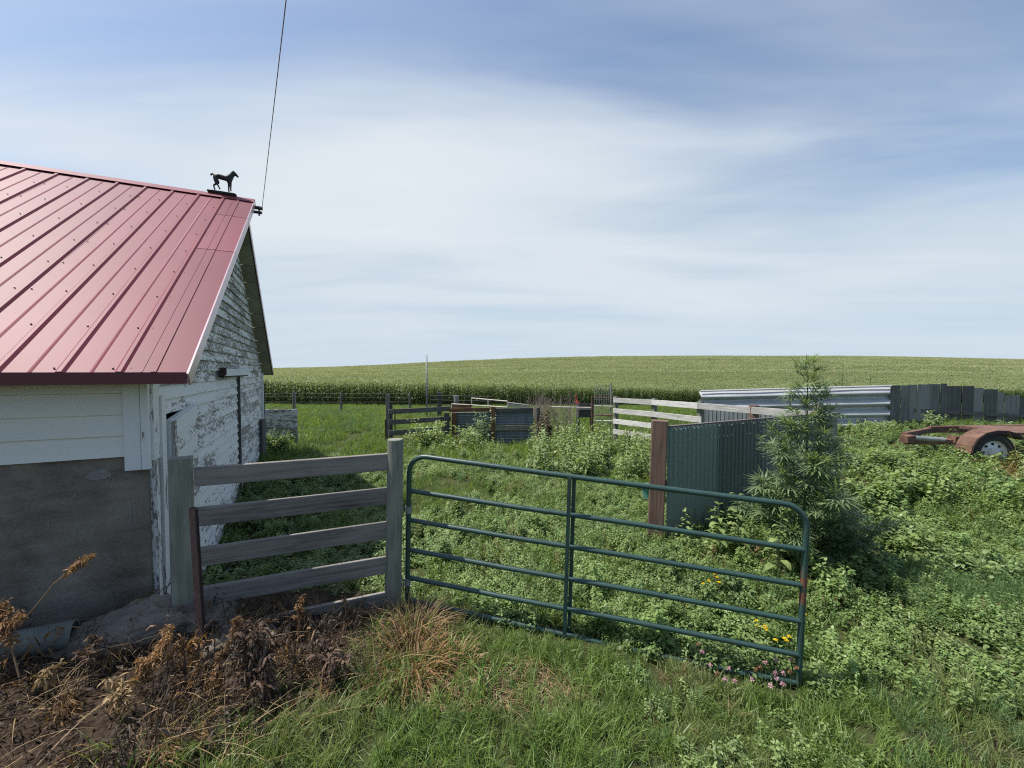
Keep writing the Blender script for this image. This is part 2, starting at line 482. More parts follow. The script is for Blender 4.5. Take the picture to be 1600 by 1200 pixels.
# ------------------------------------------------------------------ terrain
CTRL = np.array([
    (0, 0, .10), (-3, 0, .15), (4, 0, -.1), (0, 2, 0), (-.9, 3.5, -.04), (.1, 3.3, -.10), (.6, 3.2, -.14), (1.3, 3.02, -.2), (2.0, 2.85, -.28), (3.5, 2.4, -.22), (5, 2, -.2),
    (-2.3, 2.6, .14), (-2.5, 3.0, .2), (-1.6, 3.0, .06), (-3.2, 2.3, .18), (-5, 1.5, .2), (-3.1, 4.4, -.36), (-3.4, 5.2, -.33), (-3.9, 6.3, -.12), (-2.2, 4.4, -.2), (-2.0, 5.5, -.12),
    (-4.4, 7.4, .05), (-6, 10, .05), (-1, 5, -.05), (.8, 5, -.1), (2, 5.07, -.13), (3.2, 4.5, -.12), (4.0, 5.6, 0), (5.2, 6.7, .1), (4.5, 3.6, -.12), (6, 4, 0), (7, 5.5, .2), (8, 7, .36), (10, 7.5, .4),
    (10, 5, .2), (12, 12, .35), (8, 12, .25), (16, 17, -.2), (0, 8, -.1), (2, 9, -.1), (-3.5, 12, -.15), (0, 13, -.35), (3, 12, -.25), (-8, 15, -.1), (-3, 18, -.3), (-10, 25, -.35), (0, 25, -.7),
    (15, 30, -1.0), (30, 25, -.6), (-30, 20, 0), (-12, 5, .2), (20, 10, .3), (0, -8, .2), (-10, -8, .2), (12, -6, 0.)])
def near_z(X, Y):
    X = np.asarray(X, float); Y = np.asarray(Y, float)
    d2 = (X[..., None] - CTRL[:, 0])**2 + (Y[..., None] - CTRL[:, 1])**2
    sc_ = 0.06 + 0.02 * (CTRL[:, 0]**2 + CTRL[:, 1]**2) ** .5
    w = 1.0 / (d2 + sc_) ** 1.8
    return (w * CTRL[:, 2]).sum(-1) / w.sum(-1)
U_ = [-400, 0, 300, 430, 520, 600, 700, 800, 950, 1100, 1250, 1400, 1500, 1600, 1800, 2200]
SKY_ = [578, 577, 576, 575, 573, 570, 564, 560, 556.5, 555.5, 555.5, 557, 559, 561, 566, 572]
YF_ = ([-400, 0, 400, 650, 1090, 1600, 2200], [37, 36, 37, 40, 52, 56, 60])
VF_ = ([-400, 0, 400, 650, 1090, 1600, 2200], [592, 592, 592, 597, 606, 606, 606])
FAR, CORN_H = 330.0, 2.3
def az(X, Y): return CX + F * X / np.maximum(Y, 1.0)
def corn_front(u): return np.interp(u, *YF_)
def terrain(X, Y):
    X = np.asarray(X, float); Y = np.asarray(Y, float)
    u = np.clip(az(X, Y), -400, 2200)
    yf = corn_front(u)
    ef = -(np.interp(u, *VF_) - HOR) / F
    es = (HOR - np.interp(u, U_, SKY_)) / F
    q = np.clip((Y - yf) / (FAR - yf), 0, 1)
    e = ef + (es - ef) * (1 - (1 - q) ** 2.4)
    zf = ZC + e * Y - CORN_H
    over = np.maximum(Y - FAR, 0)
    zf = np.where(Y > FAR, ZC + es * FAR - CORN_H - over * 0.03, zf)
    t = np.clip((Y - 18) / (yf - 18), 0, 1); t = t * t * (3 - 2 * t)
    nz = near_z(X, Y)
    bumps = 0.025 * np.sin(X * 2.3 + 1.1 * np.sin(Y * 1.7)) * np.sin(Y * 2.1 + .6 * np.sin(X * 1.3))
    nz = nz + bumps * (1 - t)
    z = nz * (1 - t) + zf * t
    return z
def tz(x, y): return float(terrain(np.array([x]), np.array([y]))[0])
def G(u, v):
    """Where the line of sight through photo pixel (u, v) meets the ground."""
    Y = 3.0
    lo, hi = 0.8, 60.0
    for _ in range(50):
        mid = (lo + hi) / 2
        p = P(u, v, mid)
        if p.z > tz(p.x, p.y): lo = mid
        else: hi = mid
    p = P(u, v, lo)
    p.z = tz(p.x, p.y)
    return p

def spaced(lo, hi, near_lo, near_hi, step, grow=1.12):
    c = list(np.arange(near_lo, near_hi + 1e-6, step))
    s = step; x = near_hi
    while x < hi:
        s *= grow; x += s; c.append(x)
    s = step; x = near_lo
    while x > lo:
        s *= grow; x -= s; c.insert(0, x)
    return np.array(c)
gx = spaced(-700, 700, -5, 9, .14, 1.09)
gy = spaced(-60, 900, .5, 11, .14, 1.07)
GX, GY = np.meshgrid(gx, gy)
GZ = terrain(GX, GY)
nx, ny = len(gx), len(gy)
gv = np.stack([GX.ravel(), GY.ravel(), GZ.ravel()], 1)
idx = np.arange(nx * ny).reshape(ny, nx)
gf = np.stack([idx[:-1, :-1].ravel(), idx[:-1, 1:].ravel(), idx[1:, 1:].ravel(), idx[1:, :-1].ravel()], 1)
gme = bpy.data.meshes.new('ground')
gme.from_pydata(gv.tolist(), [], gf.tolist())
gme.polygons.foreach_set('use_smooth', [True] * len(gme.polygons))
def blob(X, Y, cx, cy, rx, ry): return np.exp(-(((X - cx) / rx) ** 2 + ((Y - cy) / ry) ** 2))
# bare earth: the strip of dead weeds before the barn, the worn spot at the gate post, gaps among the weeds
bare = np.zeros_like(GX)
edge_x = -1.50 + (GY - 2.05) * 0.72
bare = np.maximum(bare, np.clip((edge_x - GX) / .35, 0, 1) * (GY < 3.6))
g0 = G(770, 1065); bare = np.maximum(bare, blob(GX, GY, g0.x, g0.y, .45, .22))
g0 = G(1330, 760); bare = np.maximum(bare, blob(GX, GY, g0.x, g0.y, .5, .7))
g0 = G(1470, 1170); bare = np.maximum(bare, .8 * blob(GX, GY, g0.x, g0.y, .5, .15))
g0 = G(400, 850); bare = np.maximum(bare, .9 * blob(GX, GY, g0.x, g0.y, .5, .5))
pale = np.zeros_like(GX)
g0 = G(480, 678); pale = np.maximum(pale, blob(GX, GY, g0.x, g0.y, .35, .5))
far_ = np.clip((GY - corn_front(az(GX, GY))) / 2, 0, 1)
for nm, arr in (('bare', bare), ('pale', pale), ('field', far_)):
    a = gme.attributes.new(nm, 'FLOAT', 'POINT'); a.data.foreach_set('value', arr.ravel().astype(np.float32))
m, nt, b, o = newmat('ground_soil')
p = posout(nt)
def attr(nt, n): return N(nt, 'ShaderNodeAttribute', attribute_name=n).outputs['Fac']
n1 = noise_n(nt, p, 1.3, 6, .6); n2 = noise_n(nt, p, 22, 6, .65)
soil = ramp_n(nt, n2, [(0.3, (0.018, 0.013, 0.010)), (0.7, (0.075, 0.053, 0.038))])
green = ramp_n(nt, math_n(nt, 'ADD', math_n(nt, 'MULTIPLY', n1, .5), math_n(nt, 'MULTIPLY', n2, .5)), [(0.35, (0.032, 0.040, 0.016)), (0.65, (0.07, 0.078, 0.03))])
c = mix_n(nt, ramp_n(nt, math_n(nt, 'ADD', attr(nt, 'bare'), math_n(nt, 'MULTIPLY', math_n(nt, 'SUBTRACT', n1, .5), .6)), [(0.3, 0.0), (0.6, 1.0)]), green, soil)
c = mix_n(nt, ramp_n(nt, attr(nt, 'pale'), [(0.35, 0.0), (0.5, 1.0)]), c, (0.46, 0.40, 0.34))
c = mix_n(nt, attr(nt, 'field'), c, (0.07, 0.085, 0.03))
nt.links.new(c, b.inputs['Base Color'])
b.inputs['Roughness'].default_value = 1.0
b.inputs['Specular IOR Level'].default_value = 0.1
bump(nt, b, n2, .7, .03)
gme.materials.append(m)
ground = bpy.data.objects.new('ground', gme)
COL.objects.link(ground)
tag(ground, 'grassy farmyard ground rising into the far corn hill', None, None, 'structure')

# ------------------------------------------------------------------ barn
e = Vector((0.9036, 0.4283, 0)); g = Vector((-0.4283, 0.9036, 0)); UP = Vector((0, 0, 1))
C0 = Vector((-2.835, 3.2, 0))                 # near corner of the walls
WID, LEN, OVE, OVR, OVB = 7.2, 9.0, 0.32, 0.31, 0.19     # gable width, length, eave overhang, rake overhang
EZ, RZ = 1.985, 4.70                          # roof edge and ridge heights
def B(t, s, z): return C0 + e * t + g * s + UP * z     # t along the eave (to the right), s along the gable
SL = (RZ - EZ) / (WID / 2 + OVE)
def roof_z(s): return EZ + SL * (min(s, WID - s) + OVE)
barn = thing('barn', B(-LEN/2, WID/2, 0), 'old white barn with peeling clapboards and a red metal roof', 'barn')

# foundation and wall cores, set back behind the boards
mb = MB()
mb.beam(B(-LEN, .10, .42), B(-.02, .10, .42), .2, 1.84)
mb.build('foundation', M['concrete'], barn)
mb = MB()
def quadwall(mb, pts, nrm, th):
    nrm = Vector(nrm) * th
    n = len(pts); vs = list(pts) + [p + nrm for p in pts]
    fs = [tuple(range(n))[::-1], tuple(range(n, 2*n))] + [(i, (i+1) % n, n+(i+1) % n, n+i) for i in range(n)]
    mb.add(vs, fs)
# gable core with the door opening cut out (built from pieces)
DS0, DS1, DZ = 0.244, 1.27, 1.675
ct = -0.03
quadwall(mb, [B(ct, DS1, -.7), B(ct, WID, -.7), B(ct, WID, roof_z(WID)-.14), B(ct, WID/2, RZ-.16), B(ct, DS1, roof_z(DS1)-.14)], -e, .1)
quadwall(mb, [B(ct, .02, DZ), B(ct, DS1-.001, DZ), B(ct, DS1-.001, roof_z(DS1)-.14), B(ct, .02, roof_z(.02)-.14)], -e, .1)
quadwall(mb, [B(ct, .02, -.7), B(ct, DS0, -.7), B(ct, DS0, DZ-.001), B(ct, .02, DZ-.001)], -e, .1)
quadwall(mb, [B(-LEN, WID, -.7), B(-.13, WID, -.7), B(-.13, WID, 1.9), B(-LEN, WID, 1.9)], -g, .1)
quadwall(mb, [B(-LEN, .05, -.7), B(-LEN, WID-.1, -.7), B(-LEN, WID-.1, 1.95), B(-LEN, WID/2, RZ-.2), B(-LEN, .05, 1.95)], e, .1)
quadwall(mb, [B(-LEN+.1, .06, 1.33), B(-.14, .06, 1.33), B(-.14, .06, 2.02), B(-LEN+.1, .06, 2.02)], g, .08)
mb.build('wall', M['darkwood'], barn)
mb = MB()
quadwall(mb, [B(-1.6, .2, -.6), B(-1.6, 2.4, -.6), B(-1.6, 2.4, 2.0), B(-1.6, .2, 2.0)], -e, .05)
quadwall(mb, [B(-1.6, 2.4, -.6), B(-.2, 2.4, -.6), B(-.2, 2.4, 2.0), B(-1.6, 2.4, 2.0)], g, .05)
mb.build('stall_partition', M['darkwood'], barn)

def clap(p0, p1, z0, h, out, name, mat, parent, t0=.003, t1=.026):
    """One lap board: from p0 to p1 (on the wall plane), bottom at z0; its foot stands proud."""
    mb = MB()
    r0, r1 = random.random() * 60, random.random() * 60
    L = (p1 - p0).length
    jz = random.uniform(-.003, .003)
    a, b_ = p0 + UP * (z0 + jz), p1 + UP * (z0 + random.uniform(-.003, .003))
    out = Vector(out)
    vs = [a, b_, b_ + UP*h, a + UP*h, a + out*t1, b_ + out*t1, b_ + UP*h + out*t0, a + UP*h + out*t0]
    fs = [(4, 5, 6, 7), (0, 1, 5, 4), (3, 7, 6, 2), (0, 4, 7, 3), (1, 2, 6, 5)]
    U = lambda x, y: (r0 + x, r1 + y)
    us = [[U(0, 0), U(L, 0), U(L, h), U(0, h)], [U(0, -.02), U(L, -.02), U(L, 0), U(0, 0)], [U(0, h)]*4, [U(0, 0)]*4, [U(L, 0)]*4]
    mb.add(vs, fs, us)
    return mb.build(name, mat, parent)

ROW = .125
z = -.62
while z < RZ - .25:
    # extent of this row under the roof slope
    zt = z + ROW
    lo, hi = 0.0, WID
    if zt > roof_z(0) - .13:
        lo = (zt + .13 - EZ) / SL - OVE; hi = WID - lo
    lo = max(lo, 0.14 if z < 1.9 else 0.0)
    spans = []
    if zt <= DZ + .01 and lo < DS1:
        spans += [(max(lo, DS1 + .012), 3.93), (4.0, hi)]
    elif zt <= 1.93:
        spans += [(lo, 3.93), (4.0, hi)]
    else:
        spans += [(lo, hi)]
    for a, b_ in spans:
        if b_ - a < .08: continue
        cuts = [a]
        while b_ - cuts[-1] > 1.5:
            nxt = cuts[-1] + random.uniform(.8, 1.6)
            if b_ - nxt < .35: break
            cuts.append(nxt)
        cuts.append(b_)
        for c0, c1 in zip(cuts[:-1], cuts[1:]):
            clap(B(ct, c0 + .001, 0), B(ct, c1 - .001, 0), z, ROW - .002, e, 'siding_board', M['peel_low'] if zt < 1.95 and c0 < 3.9 else M['peel_gable'], barn)
    z += ROW
# front wall boards above the concrete
fz = 1.345
for i in range(4):
    clap(B(-LEN, -.0, 0), B(-.15, -.0, 0), fz + i * .162, .16, -g, 'siding_board', M['cream'], barn, .012, .03)
M['plaster'] = concrete('pale_plaster', (0.15, 0.14, 0.125), (0.36, 0.34, 0.32))
def on_wall(u, v):
    # the point of the foundation face seen at photo pixel (u, v)
    q_ = P(u, v, 1.0) - Vector((0, 0, ZC)); o_ = C0 - Vector((0, 0, ZC)); k = o_.dot(g) / q_.dot(g)
    return Vector((0, 0, ZC)) + q_ * k - g * .004
mb = MB()
c0 = on_wall(155, 742); vs = [c0]
for i in range(44):
    a = 2*math.pi*i/44; r_ = (.075 + .008*math.sin(2*a + 1) + random.uniform(-.020, .014)); vs.append(c0 + e*r_*math.cos(a) + UP*r_*.62*math.sin(a))
mb.add(vs, [(0, i+1, (i+1) % 44 + 1) for i in range(44)]); mb.build('plaster_patch', M['plaster'], barn)
for u0, v0, v1, w_ in ((204, 786, 822, .008), (205, 824, 848, .004), (118, 770, 776, .010), (76, 818, 824, .008)):
    a, b_ = on_wall(u0, v0), on_wall(u0, v1); mb = MB(); mb.add([a - e*w_*.5, a + e*w_*.5, b_ + e*w_*.3, b_ - e*w_*.4], [(0, 3, 2, 1)]); mb.build('paint_drip', M['plaster'], barn)
# trims: corner boards, door jamb, seam, far corner
def board(name, p0, p1, w, h, mat, parent, up=(0, 0, 1), bevel=0.0):
    mb = MB(); mb.beam(p0, p1, w, h, up, bevel); return mb.build(name, mat, parent)
board('corner_board', B(-.098, -.022, 1.24), B(-.098, -.022, 1.985), .045, .098, M['peel_trim'], barn, e)
board('corner_board', B(-.022, -.024, 1.24), B(-.022, -.024, 1.985), .05, .046, M['peel_trim'], barn, e)
board('corner_board', B(-.005, .07, 1.30), B(-.005, .07, 1.99), .05, .135, M['peel_trim'], barn, g)
board('door_jamb', B(-.02, .07, -.4), B(-.02, .07, 1.298), .08, .07, M['peel_low'], barn, g)
board('door_jamb', B(.005, .19, -.4), B(.005, .19, 1.80), .06, .10, M['peel_trim'], barn, g)
board('seam_strip', B(-.01, 3.965, -.3), B(-.01, 3.965, 1.93), .07, .025, M['darkwood'], barn, g)
board('seam_strip', B(.0, 3.995, -.3), B(.0, 3.995, 1.93), .05, .02, M['peel_trim'], barn, g)
board('corner_board', B(-.0, WID - .05, -.3), B(-.0, WID - .05, 1.95), .05, .10, M['peel_trim'], barn, g)
# small door hanging ajar: its own boards
door = MB()
hp = B(0.012, DS1 - .005, 0)
dd_ = (-g * math.cos(R(2.6)) + e * math.sin(R(2.6))).normalized(); dn = dd_.cross(UP).normalized()
if dn.dot(e) < 0: dn = -dn
def Dp(x, z, o=0): return hp + dd_ * x + UP * (z - .085 * x / 1.0) + dn * o
def dbeam(mb, x0, x1, z0, z1, o0, o1):
    vs = [Dp(x, z, o_) for o_ in (o0, o1) for x, z in ((x0, z0), (x1, z0), (x1, z1), (x0, z1))]
    r0, r1 = random.random()*40, random.random()*40
    fs = [(3, 2, 1, 0), (4, 5, 6, 7), (0, 1, 5, 4), (1, 2, 6, 5), (2, 3, 7, 6), (3, 0, 4, 7)]
    us = [[(r0+x, r1+z) for x, z in ((x0, z0), (x1, z0), (x1, z1), (x0, z1))]] * 2 + [[(r0, r1), (r0+.1, r1), (r0+.1, r1+.1), (r0, r1+.1)]] * 4
    mb.add(vs, fs, us)
dbeam(door, .0, .965, -.35, DZ - .015, -.045, -.004)
doorp = door.build('door', M['peel_trim'], barn)
zz_ = -.35
while zz_ < DZ - .05:
    mb = MB(); hh = min(.155, DZ - .02 - zz_); dbeam(mb, .002, .90, zz_, zz_ + hh - .004, -.003, .014 + random.uniform(-.003, .003))
    mb.build('door_board', M['peel_low'] if random.random() < .5 else M['peel_trim'], doorp); zz_ += .155
mb = MB(); dbeam(mb, .903, .965, -.35, DZ - .025, -.003, .022); mb.build('door_stile', M['peel_gable'], doorp)
mb = MB(); q = Dp(.95, .98, .03)
mb.tube([q + UP*.03*math.cos(a) + dd_*.03*math.sin(a) for a in np.linspace(0, 2*math.pi, 13)], .006, 6)
mb.tube([q + dd_*-.01, q - dd_*.10 + UP*.01], .006, 6); mb.build('latch', M['rust'], doorp)
# door track with its cover board
board('track_cover', B(.06, 2.55, 1.985), B(.06, 4.55, 1.985), .03, .10, M['peel_trim'], barn)
board('track', B(.03, 2.5, 1.93), B(.03, 4.6, 1.93), .05, .03, M['darkrust'], barn)
board('track_bracket', B(.05, 2.45, 2.0), B(.05, 2.52, 2.0), .07, .10, M['darkrust'], barn)

# roof: front sheets with ribs, back sheets, ridge, fascia, rake trim, soffit
PANW = .915
def sheet_profile():
    pr = []
    for k in range(3):
        x = .305 * k
        pr += [(x, 0), (x + .008, .0), (x + .025, .016), (x + .048, .016), (x + .065, 0)]
        for q in (.185,):
            pr += [(x + q - .012, 0), (x + q, .004), (x + q + .012, 0)]
    pr.append((PANW, 0))
    return pr
PR = sheet_profile()
def roof_sheet(t1, side):
    mb = MB()
    vs, fs = [], []
    rows = 7
    if side: t1 = t1 - .12
    for i in range(rows):
        k = i / (rows - 1)
        s_ = -OVE + (WID/2 + OVE) * k if side == 0 else WID + OVE - (WID/2 + OVE) * k
        zb = EZ + (RZ - EZ) * k
        nrm = (UP - (g if side == 0 else -g) * SL).normalized()
        for x, h in PR:
            w_ = math.sin(k * 9 + t1 * 3) * .0015
            vs.append(B(t1 - x, s_, zb) + nrm * (h + w_))
    n = len(PR)
    for i in range(rows - 1):
        for j in range(n - 1):
            fs.append((i*n+j, (i+1)*n+j, (i+1)*n+j+1, i*n+j+1))
    mb.add(vs, fs)
    o_ = mb.build('roof_panel', M['roof'], barn)
    return o_
tt = OVR - .345
while tt > -LEN:
    roof_sheet(tt, 0); roof_sheet(tt, 1); tt -= PANW
nf = (UP - g * SL).normalized(); sf = (g + UP * SL).normalized()
# first flat strip beside the rake, joined in two lengths
for (k0, k1) in ((0, .52), (.523, .80), (.803, 1)):
    mb = MB()
    for t_, w_, lift in ((OVR - .172, .358, .005), (OVR - .19, .030, .012), (OVR - .26, .012, .008)):
        a = B(t_, -OVE, EZ) + sf * (k0 * (WID/2+OVE) * math.sqrt(1+SL*SL)); b2 = B(t_, -OVE, EZ) + sf * (k1 * (WID/2+OVE) * math.sqrt(1+SL*SL))
        mb.beam(a + nf * lift, b2 + nf * lift, w_, .006, nf)
    mb.build('rake_flashing', M['roof'], barn)
    a = B(OVR + .012, -OVE, EZ - .045) + sf * (k0 * (WID/2+OVE) * math.sqrt(1+SL*SL)); b2 = B(OVR + .012, -OVE, EZ - .045) + sf * (k1 * (WID/2+OVE) * math.sqrt(1+SL*SL))
    mb = MB(); mb.beam(a, b2, .012, .105, nf); mb.build('rake_trim', M['rake'], barn)
sb_ = (-g + UP * SL).normalized(); nb = (UP + g * SL).normalized()
LS = (WID/2 + OVE) * math.sqrt(1 + SL*SL)
a = B(OVR + .012, WID + OVE, EZ - .045)
a = B(OVB + .012, WID + OVE, EZ - .045)
mb = MB(); mb.beam(a, a + sb_ * (LS - .01), .012, .105, nb)
b3 = B(OVB - .10, WID + OVE, EZ) + nb*.006; mf = MB(); mf.beam(b3, b3 + sb_ * LS, .22, .006, nb); mf.build('rake_flashing', M['roof'], barn); mb.build('rake_trim', M['rake'], barn)
mb = MB(); mb.beam(B(-LEN, -OVE - .012, EZ - .035), B(OVR + .003, -OVE - .012, EZ - .035), .014, .085); mb.build('fascia', M['fascia'], barn)
mb = MB(); mb.beam(B(-LEN, WID + OVE + .012, EZ - .035), B(OVB + .003, WID + OVE + .012, EZ - .035), .014, .085); mb.build('fascia', M['fascia'], barn)
mb = MB()
for sgn, n_, sv in ((-1, nf, sf), (1, nb, sb_)):
    a = B(-LEN, WID/2, RZ + .026) - sv * .08; b2 = B(OVR + .015, WID/2, RZ + .026) - sv * .08
    mb.beam(a, b2, .16, .006, n_)
mb.build('ridge_cap', M['roof'], barn)
# roof deck underside: planks of the rake soffit on both slopes, and the eave soffit
for sv, n_, s0 in ((sf, nf, -OVE), (sb_, nb, WID + OVE)):
    npl = 11
    for i in range(npl):
        k = (i + .5) / npl
        c0 = B(-.06, s0, EZ) + sv * (k * LS) - n_ * .05
        mb = MB(); mb.beam(c0, c0 + e * ((OVR if s0 < 0 else OVB) + .05), LS / npl - random.uniform(.008, .02), .03, n_)
        mb.build('soffit_board', M['soffit'], barn)
    c0 = B(-LEN + .1, s0, EZ) + sv * (.5 * LS) - n_ * .05
    mb = MB(); mb.beam(c0, c0 + e * (LEN - .2), LS - .02, .02, n_); mb.build('roof_deck', M['soffit'], barn)
# screws in rows up the front slope
mb = MB()
for t_i in range(34):
    for dx in (.085, .0 - .012 + .0):
        tpos = OVR - .345 - .305 * t_i - dx
        if dx < 0 and t_i % 3: continue
        for k in np.linspace(.012, .985, 9):
            c0 = B(tpos, -OVE, EZ) + sf * (k * LS) + nf * .004 + e * random.uniform(-.006, .006)
            u1 = e * .007; u2 = sf * .007
            vs = [c0 + u1*math.cos(a) + u2*math.sin(a) for a in np.linspace(0, 2*math.pi, 7)[:-1]] + [c0 + (u1*math.cos(a) + u2*math.sin(a))*.6 + nf*.008 for a in np.linspace(0, 2*math.pi, 7)[:-1]]
            mb.add(vs, [(i, (i+1) % 6, 6+(i+1) % 6, 6+i) for i in range(6)] + [tuple(range(6, 12))])
mb.build('roof_screws', M['screw'], barn, kind='stuff')

# insulator and service wire at the peak
ins = thing('insulator', B(OVR + .02, WID/2, RZ - .12), 'dark double insulator fixed at the barn peak', 'insulator')
c0 = B(OVR + .05, WID/2, RZ - .10)
mb = MB(); mb.tube([c0 - e*.05, c0 + e*.07], [.028, .03], 8); mb.tube([c0 + e*.0 + UP*-.07 - e*.06, c0 + e*.06 - UP*.07], .024, 8)
mb.build('spool', M['insul'], ins)
mb = MB(); mb.tube([c0 + e*.02 + UP*.03, c0 + e*.02 - UP*.12], .012, 6); mb.build('bracket', M['darkrust'], ins)
wa = c0 + e * .06 + UP * .0
wb = P(447, 0, 3.1)
mb = MB(); dirw = (wb - wa); pts = [wa + dirw * k + UP * (.10 * k * (k - 6.0) * .12 + .072 * k) for k in np.linspace(0, 6, 40)]
pts = [wa + dirw * k + UP * (.02 * k * (k - 1)) for k in np.linspace(0, 6, 40)]
mb.tube(pts, .0042, 6); w = mb.build('service_wire', M['wire'], None, True)
tag(w, 'thin grey overhead wire running up from the barn peak', 'wire')

# horse figure on the ridge
hb = P(350, 309, 6.45)
hs = B(OVR - .45, WID/2, RZ + .035)
hs = B(0, WID/2, RZ + .035) + e * ((hb - B(0, WID/2, 0)).dot(e))
horse = thing('horse_figure', hs, 'black iron horse figure standing on the barn ridge', 'horse figure')
mb = MB(); mb.beam(hs - e*.20 + UP*.010, hs + e*.17 + UP*.010, .09, .020); mb.beam(hs - e*.15 + UP*.024, hs + e*.14 + UP*.024, .06, .012); mb.build('base', M['black'], horse)
HV = [(-.10, 0, .262), (-.03, 0, .248), (.04, 0, .245), (.095, 0, .262), (.125, 0, .305), (.148, 0, .350), (.168, 0, .372), (.205, 0, .338), (.238, 0, .298),   # 0-8 trunk, neck, head
      (-.145, 0, .285), (-.175, 0, .285), (-.185, 0, .250),                                                                                    # 9-11 tail
      (.085, .03, .19), (.08, .03, .11), (.078, .03, .045), (.085, .03, .015), (.115, -.03, .19), (.120, -.03, .11), (.118, -.03, .045), (.126, -.03, .015),
      (-.125, .03, .20), (-.105, .03, .135), (-.150, .03, .10), (-.142, .03, .045), (-.130, .03, .015), (-.10, -.03, .20), (-.068, -.03, .135), (-.085, -.03, .10), (-.055, -.03, .045), (-.045, -.03, .015),
      (.156, .012, .405), (.156, -.012, .405)]
HSC = .84
HV = [(x*HSC, y*HSC, z*HSC + .02) for x, y, z in HV]
HE = [(0, 1), (1, 2), (2, 3), (3, 4), (4, 5), (5, 6), (6, 7), (7, 8), (0, 9), (9, 10), (10, 11), (3, 12), (12, 13), (13, 14), (14, 15), (3, 16), (16, 17), (17, 18), (18, 19),
      (0, 20), (20, 21), (21, 22), (22, 23), (23, 24), (0, 25), (25, 26), (26, 27), (27, 28), (28, 29), (6, 30), (6, 31)]
HR = [x*HSC for x in [.060, .053, .053, .060, .054, .042, .032, .026, .019, .020, .020, .014, .026, .015, .012, .015, .026, .015, .012, .015, .034, .024, .015, .012, .015, .034, .024, .015, .012, .015, .007, .007]]
me = bpy.data.meshes.new('horse_skeleton')
me.from_pydata([tuple(e * x + g * y + UP * (z + .02)) for x, y, z in HV], HE, [])
ho = bpy.data.objects.new('horse_body', me); COL.objects.link(ho)
md = ho.modifiers.new('skin', 'SKIN')
for i, r_ in enumerate(HR):
    sv_ = me.skin_vertices[0].data[i]; sv_.radius = (r_, r_ * .9); sv_.use_root = (i == 1)
ho.modifiers.new('sub', 'SUBSURF').levels = 2
dg = bpy.context.evaluated_depsgraph_get()
me2 = bpy.data.meshes.new_from_object(ho.evaluated_get(dg)); me2.name = 'body'
bpy.data.objects.remove(ho)
me2.materials.clear(); me2.materials.append(M['black'])
me2.polygons.foreach_set('use_smooth', [True] * len(me2.polygons))
ho = bpy.data.objects.new('body', me2); COL.objects.link(ho); ho.parent = horse

# ------------------------------------------------------------------ fence beside the barn
def splank(name, p0, p1, th, h, mat, parent, n=1):
    return board(name, p0, p1, th, h, mat, parent, (0, 0, 1), .004)
YL, YR = 3.0, 3.42
lp = P(285, 800, YL)
fence = thing('board_fence', (lp.x, lp.y, 0), 'weathered five-board fence between the barn corner and the green gate', 'fence')
zt_ = P(285, 715, YL).z
mb = MB(); mb.beam((lp.x, lp.y, -.25), (lp.x, lp.y, zt_), .132, .13, (-.55, .83, 0), .008); mb.build('post', M['postwood'], fence)
p0, p1 = P(618, 686, YR), P(613, 975, YR)
p1 = P(613, 985, YR)
mb = MB(); mb.tube([p1, p1.lerp(p0, .5), p0 - UP*.006, p0], [.070, .068, .066, .060], 18); o_ = mb.build('post', M['postwood'], fence); smooth_angle(o_, 40); o_['label'] = 'round grey-green wooden post by the gate'
for (vl, vr) in ((745, 721), (808, 774), (871, 827), (933, 881), (1000, 936)):
    a, b2 = P(305, vl, YL + .01), P(609, vr, YR - .02)
    splank('board', a, b2, .038, .14, M['greywood'], fence)
st = thing('steel_stake', P(318, 1045, 2.62), 'dark rusty steel stake leaning before the left fence post', 'stake')
a, b2 = P(319, 1060, 2.60), P(302, 795, 2.78)
mb = MB(); mb.beam(a, b2, .062, .006, (0, 1, 0.1)); mb.beam(a + Vector((-.028, .03, 0)), b2 + Vector((-.028, .03, 0)), .006, .055, (0, 1, .1)); mb.beam(a + Vector((0.02, -.012, 0)), b2 + Vector((0.02, -.012, 0)), .012, .02, (0, 1, .1))
mb.build('angle_bar', M['darkrust'], st)

# ------------------------------------------------------------------ green tube gate
gl, gr = P(636, 938, 3.50), P(1247, 1067, 2.86)
gate = thing('tube_gate', gl, 'long green six-bar tube gate hung on the round post', 'gate')
gu = (gr - gl).normalized(); gn = gu.cross(UP).normalized(); gz = gn.cross(gu).normalized()
if gz.z < 0: gz = -gz
gz = (gz * .35 + UP * .65).normalized()      # the gate sags: rails drop, uprights stay nearly plumb
GL = (gr - gl).length; GH = 1.275; TR = .0215
def Q(x, z, o_=0): return gl + gu * x + gz * z + gn * o_
rc = .155
def arc(cx, cz, a0, a1, n=8): return [Q(cx + rc * math.cos(a), cz + rc * math.sin(a)) for a in np.linspace(R(a0), R(a1), n)]
frame = [Q(0, .02)] + [Q(0, .5)] + arc(rc, GH - rc, 180, 90) + [Q(GL * k, GH - .006 * math.sin(math.pi * k)) for k in (.3, .5, .62, .75)] + arc(GL - rc, GH - rc, 90, 0)
mb = MB(); mb.tube(frame + [Q(GL, GH - .42)], TR, 12); smooth_angle(mb.build('frame_tube', M['gate'], gate), 50)
mb = MB(); mb.tube([Q(GL, GH - .415), Q(GL, GH - .60), Q(GL, GH - .74)], TR * .995, 12); o_ = mb.build('frame_tube', M['gaterust'], gate); smooth_angle(o_, 50); o_['label'] = 'rusted length of the gate end upright'
mb = MB(); mb.tube([Q(GL, GH - .735), Q(GL, -.01)], TR, 12); smooth_angle(mb.build('frame_tube', M['gate'], gate), 50)
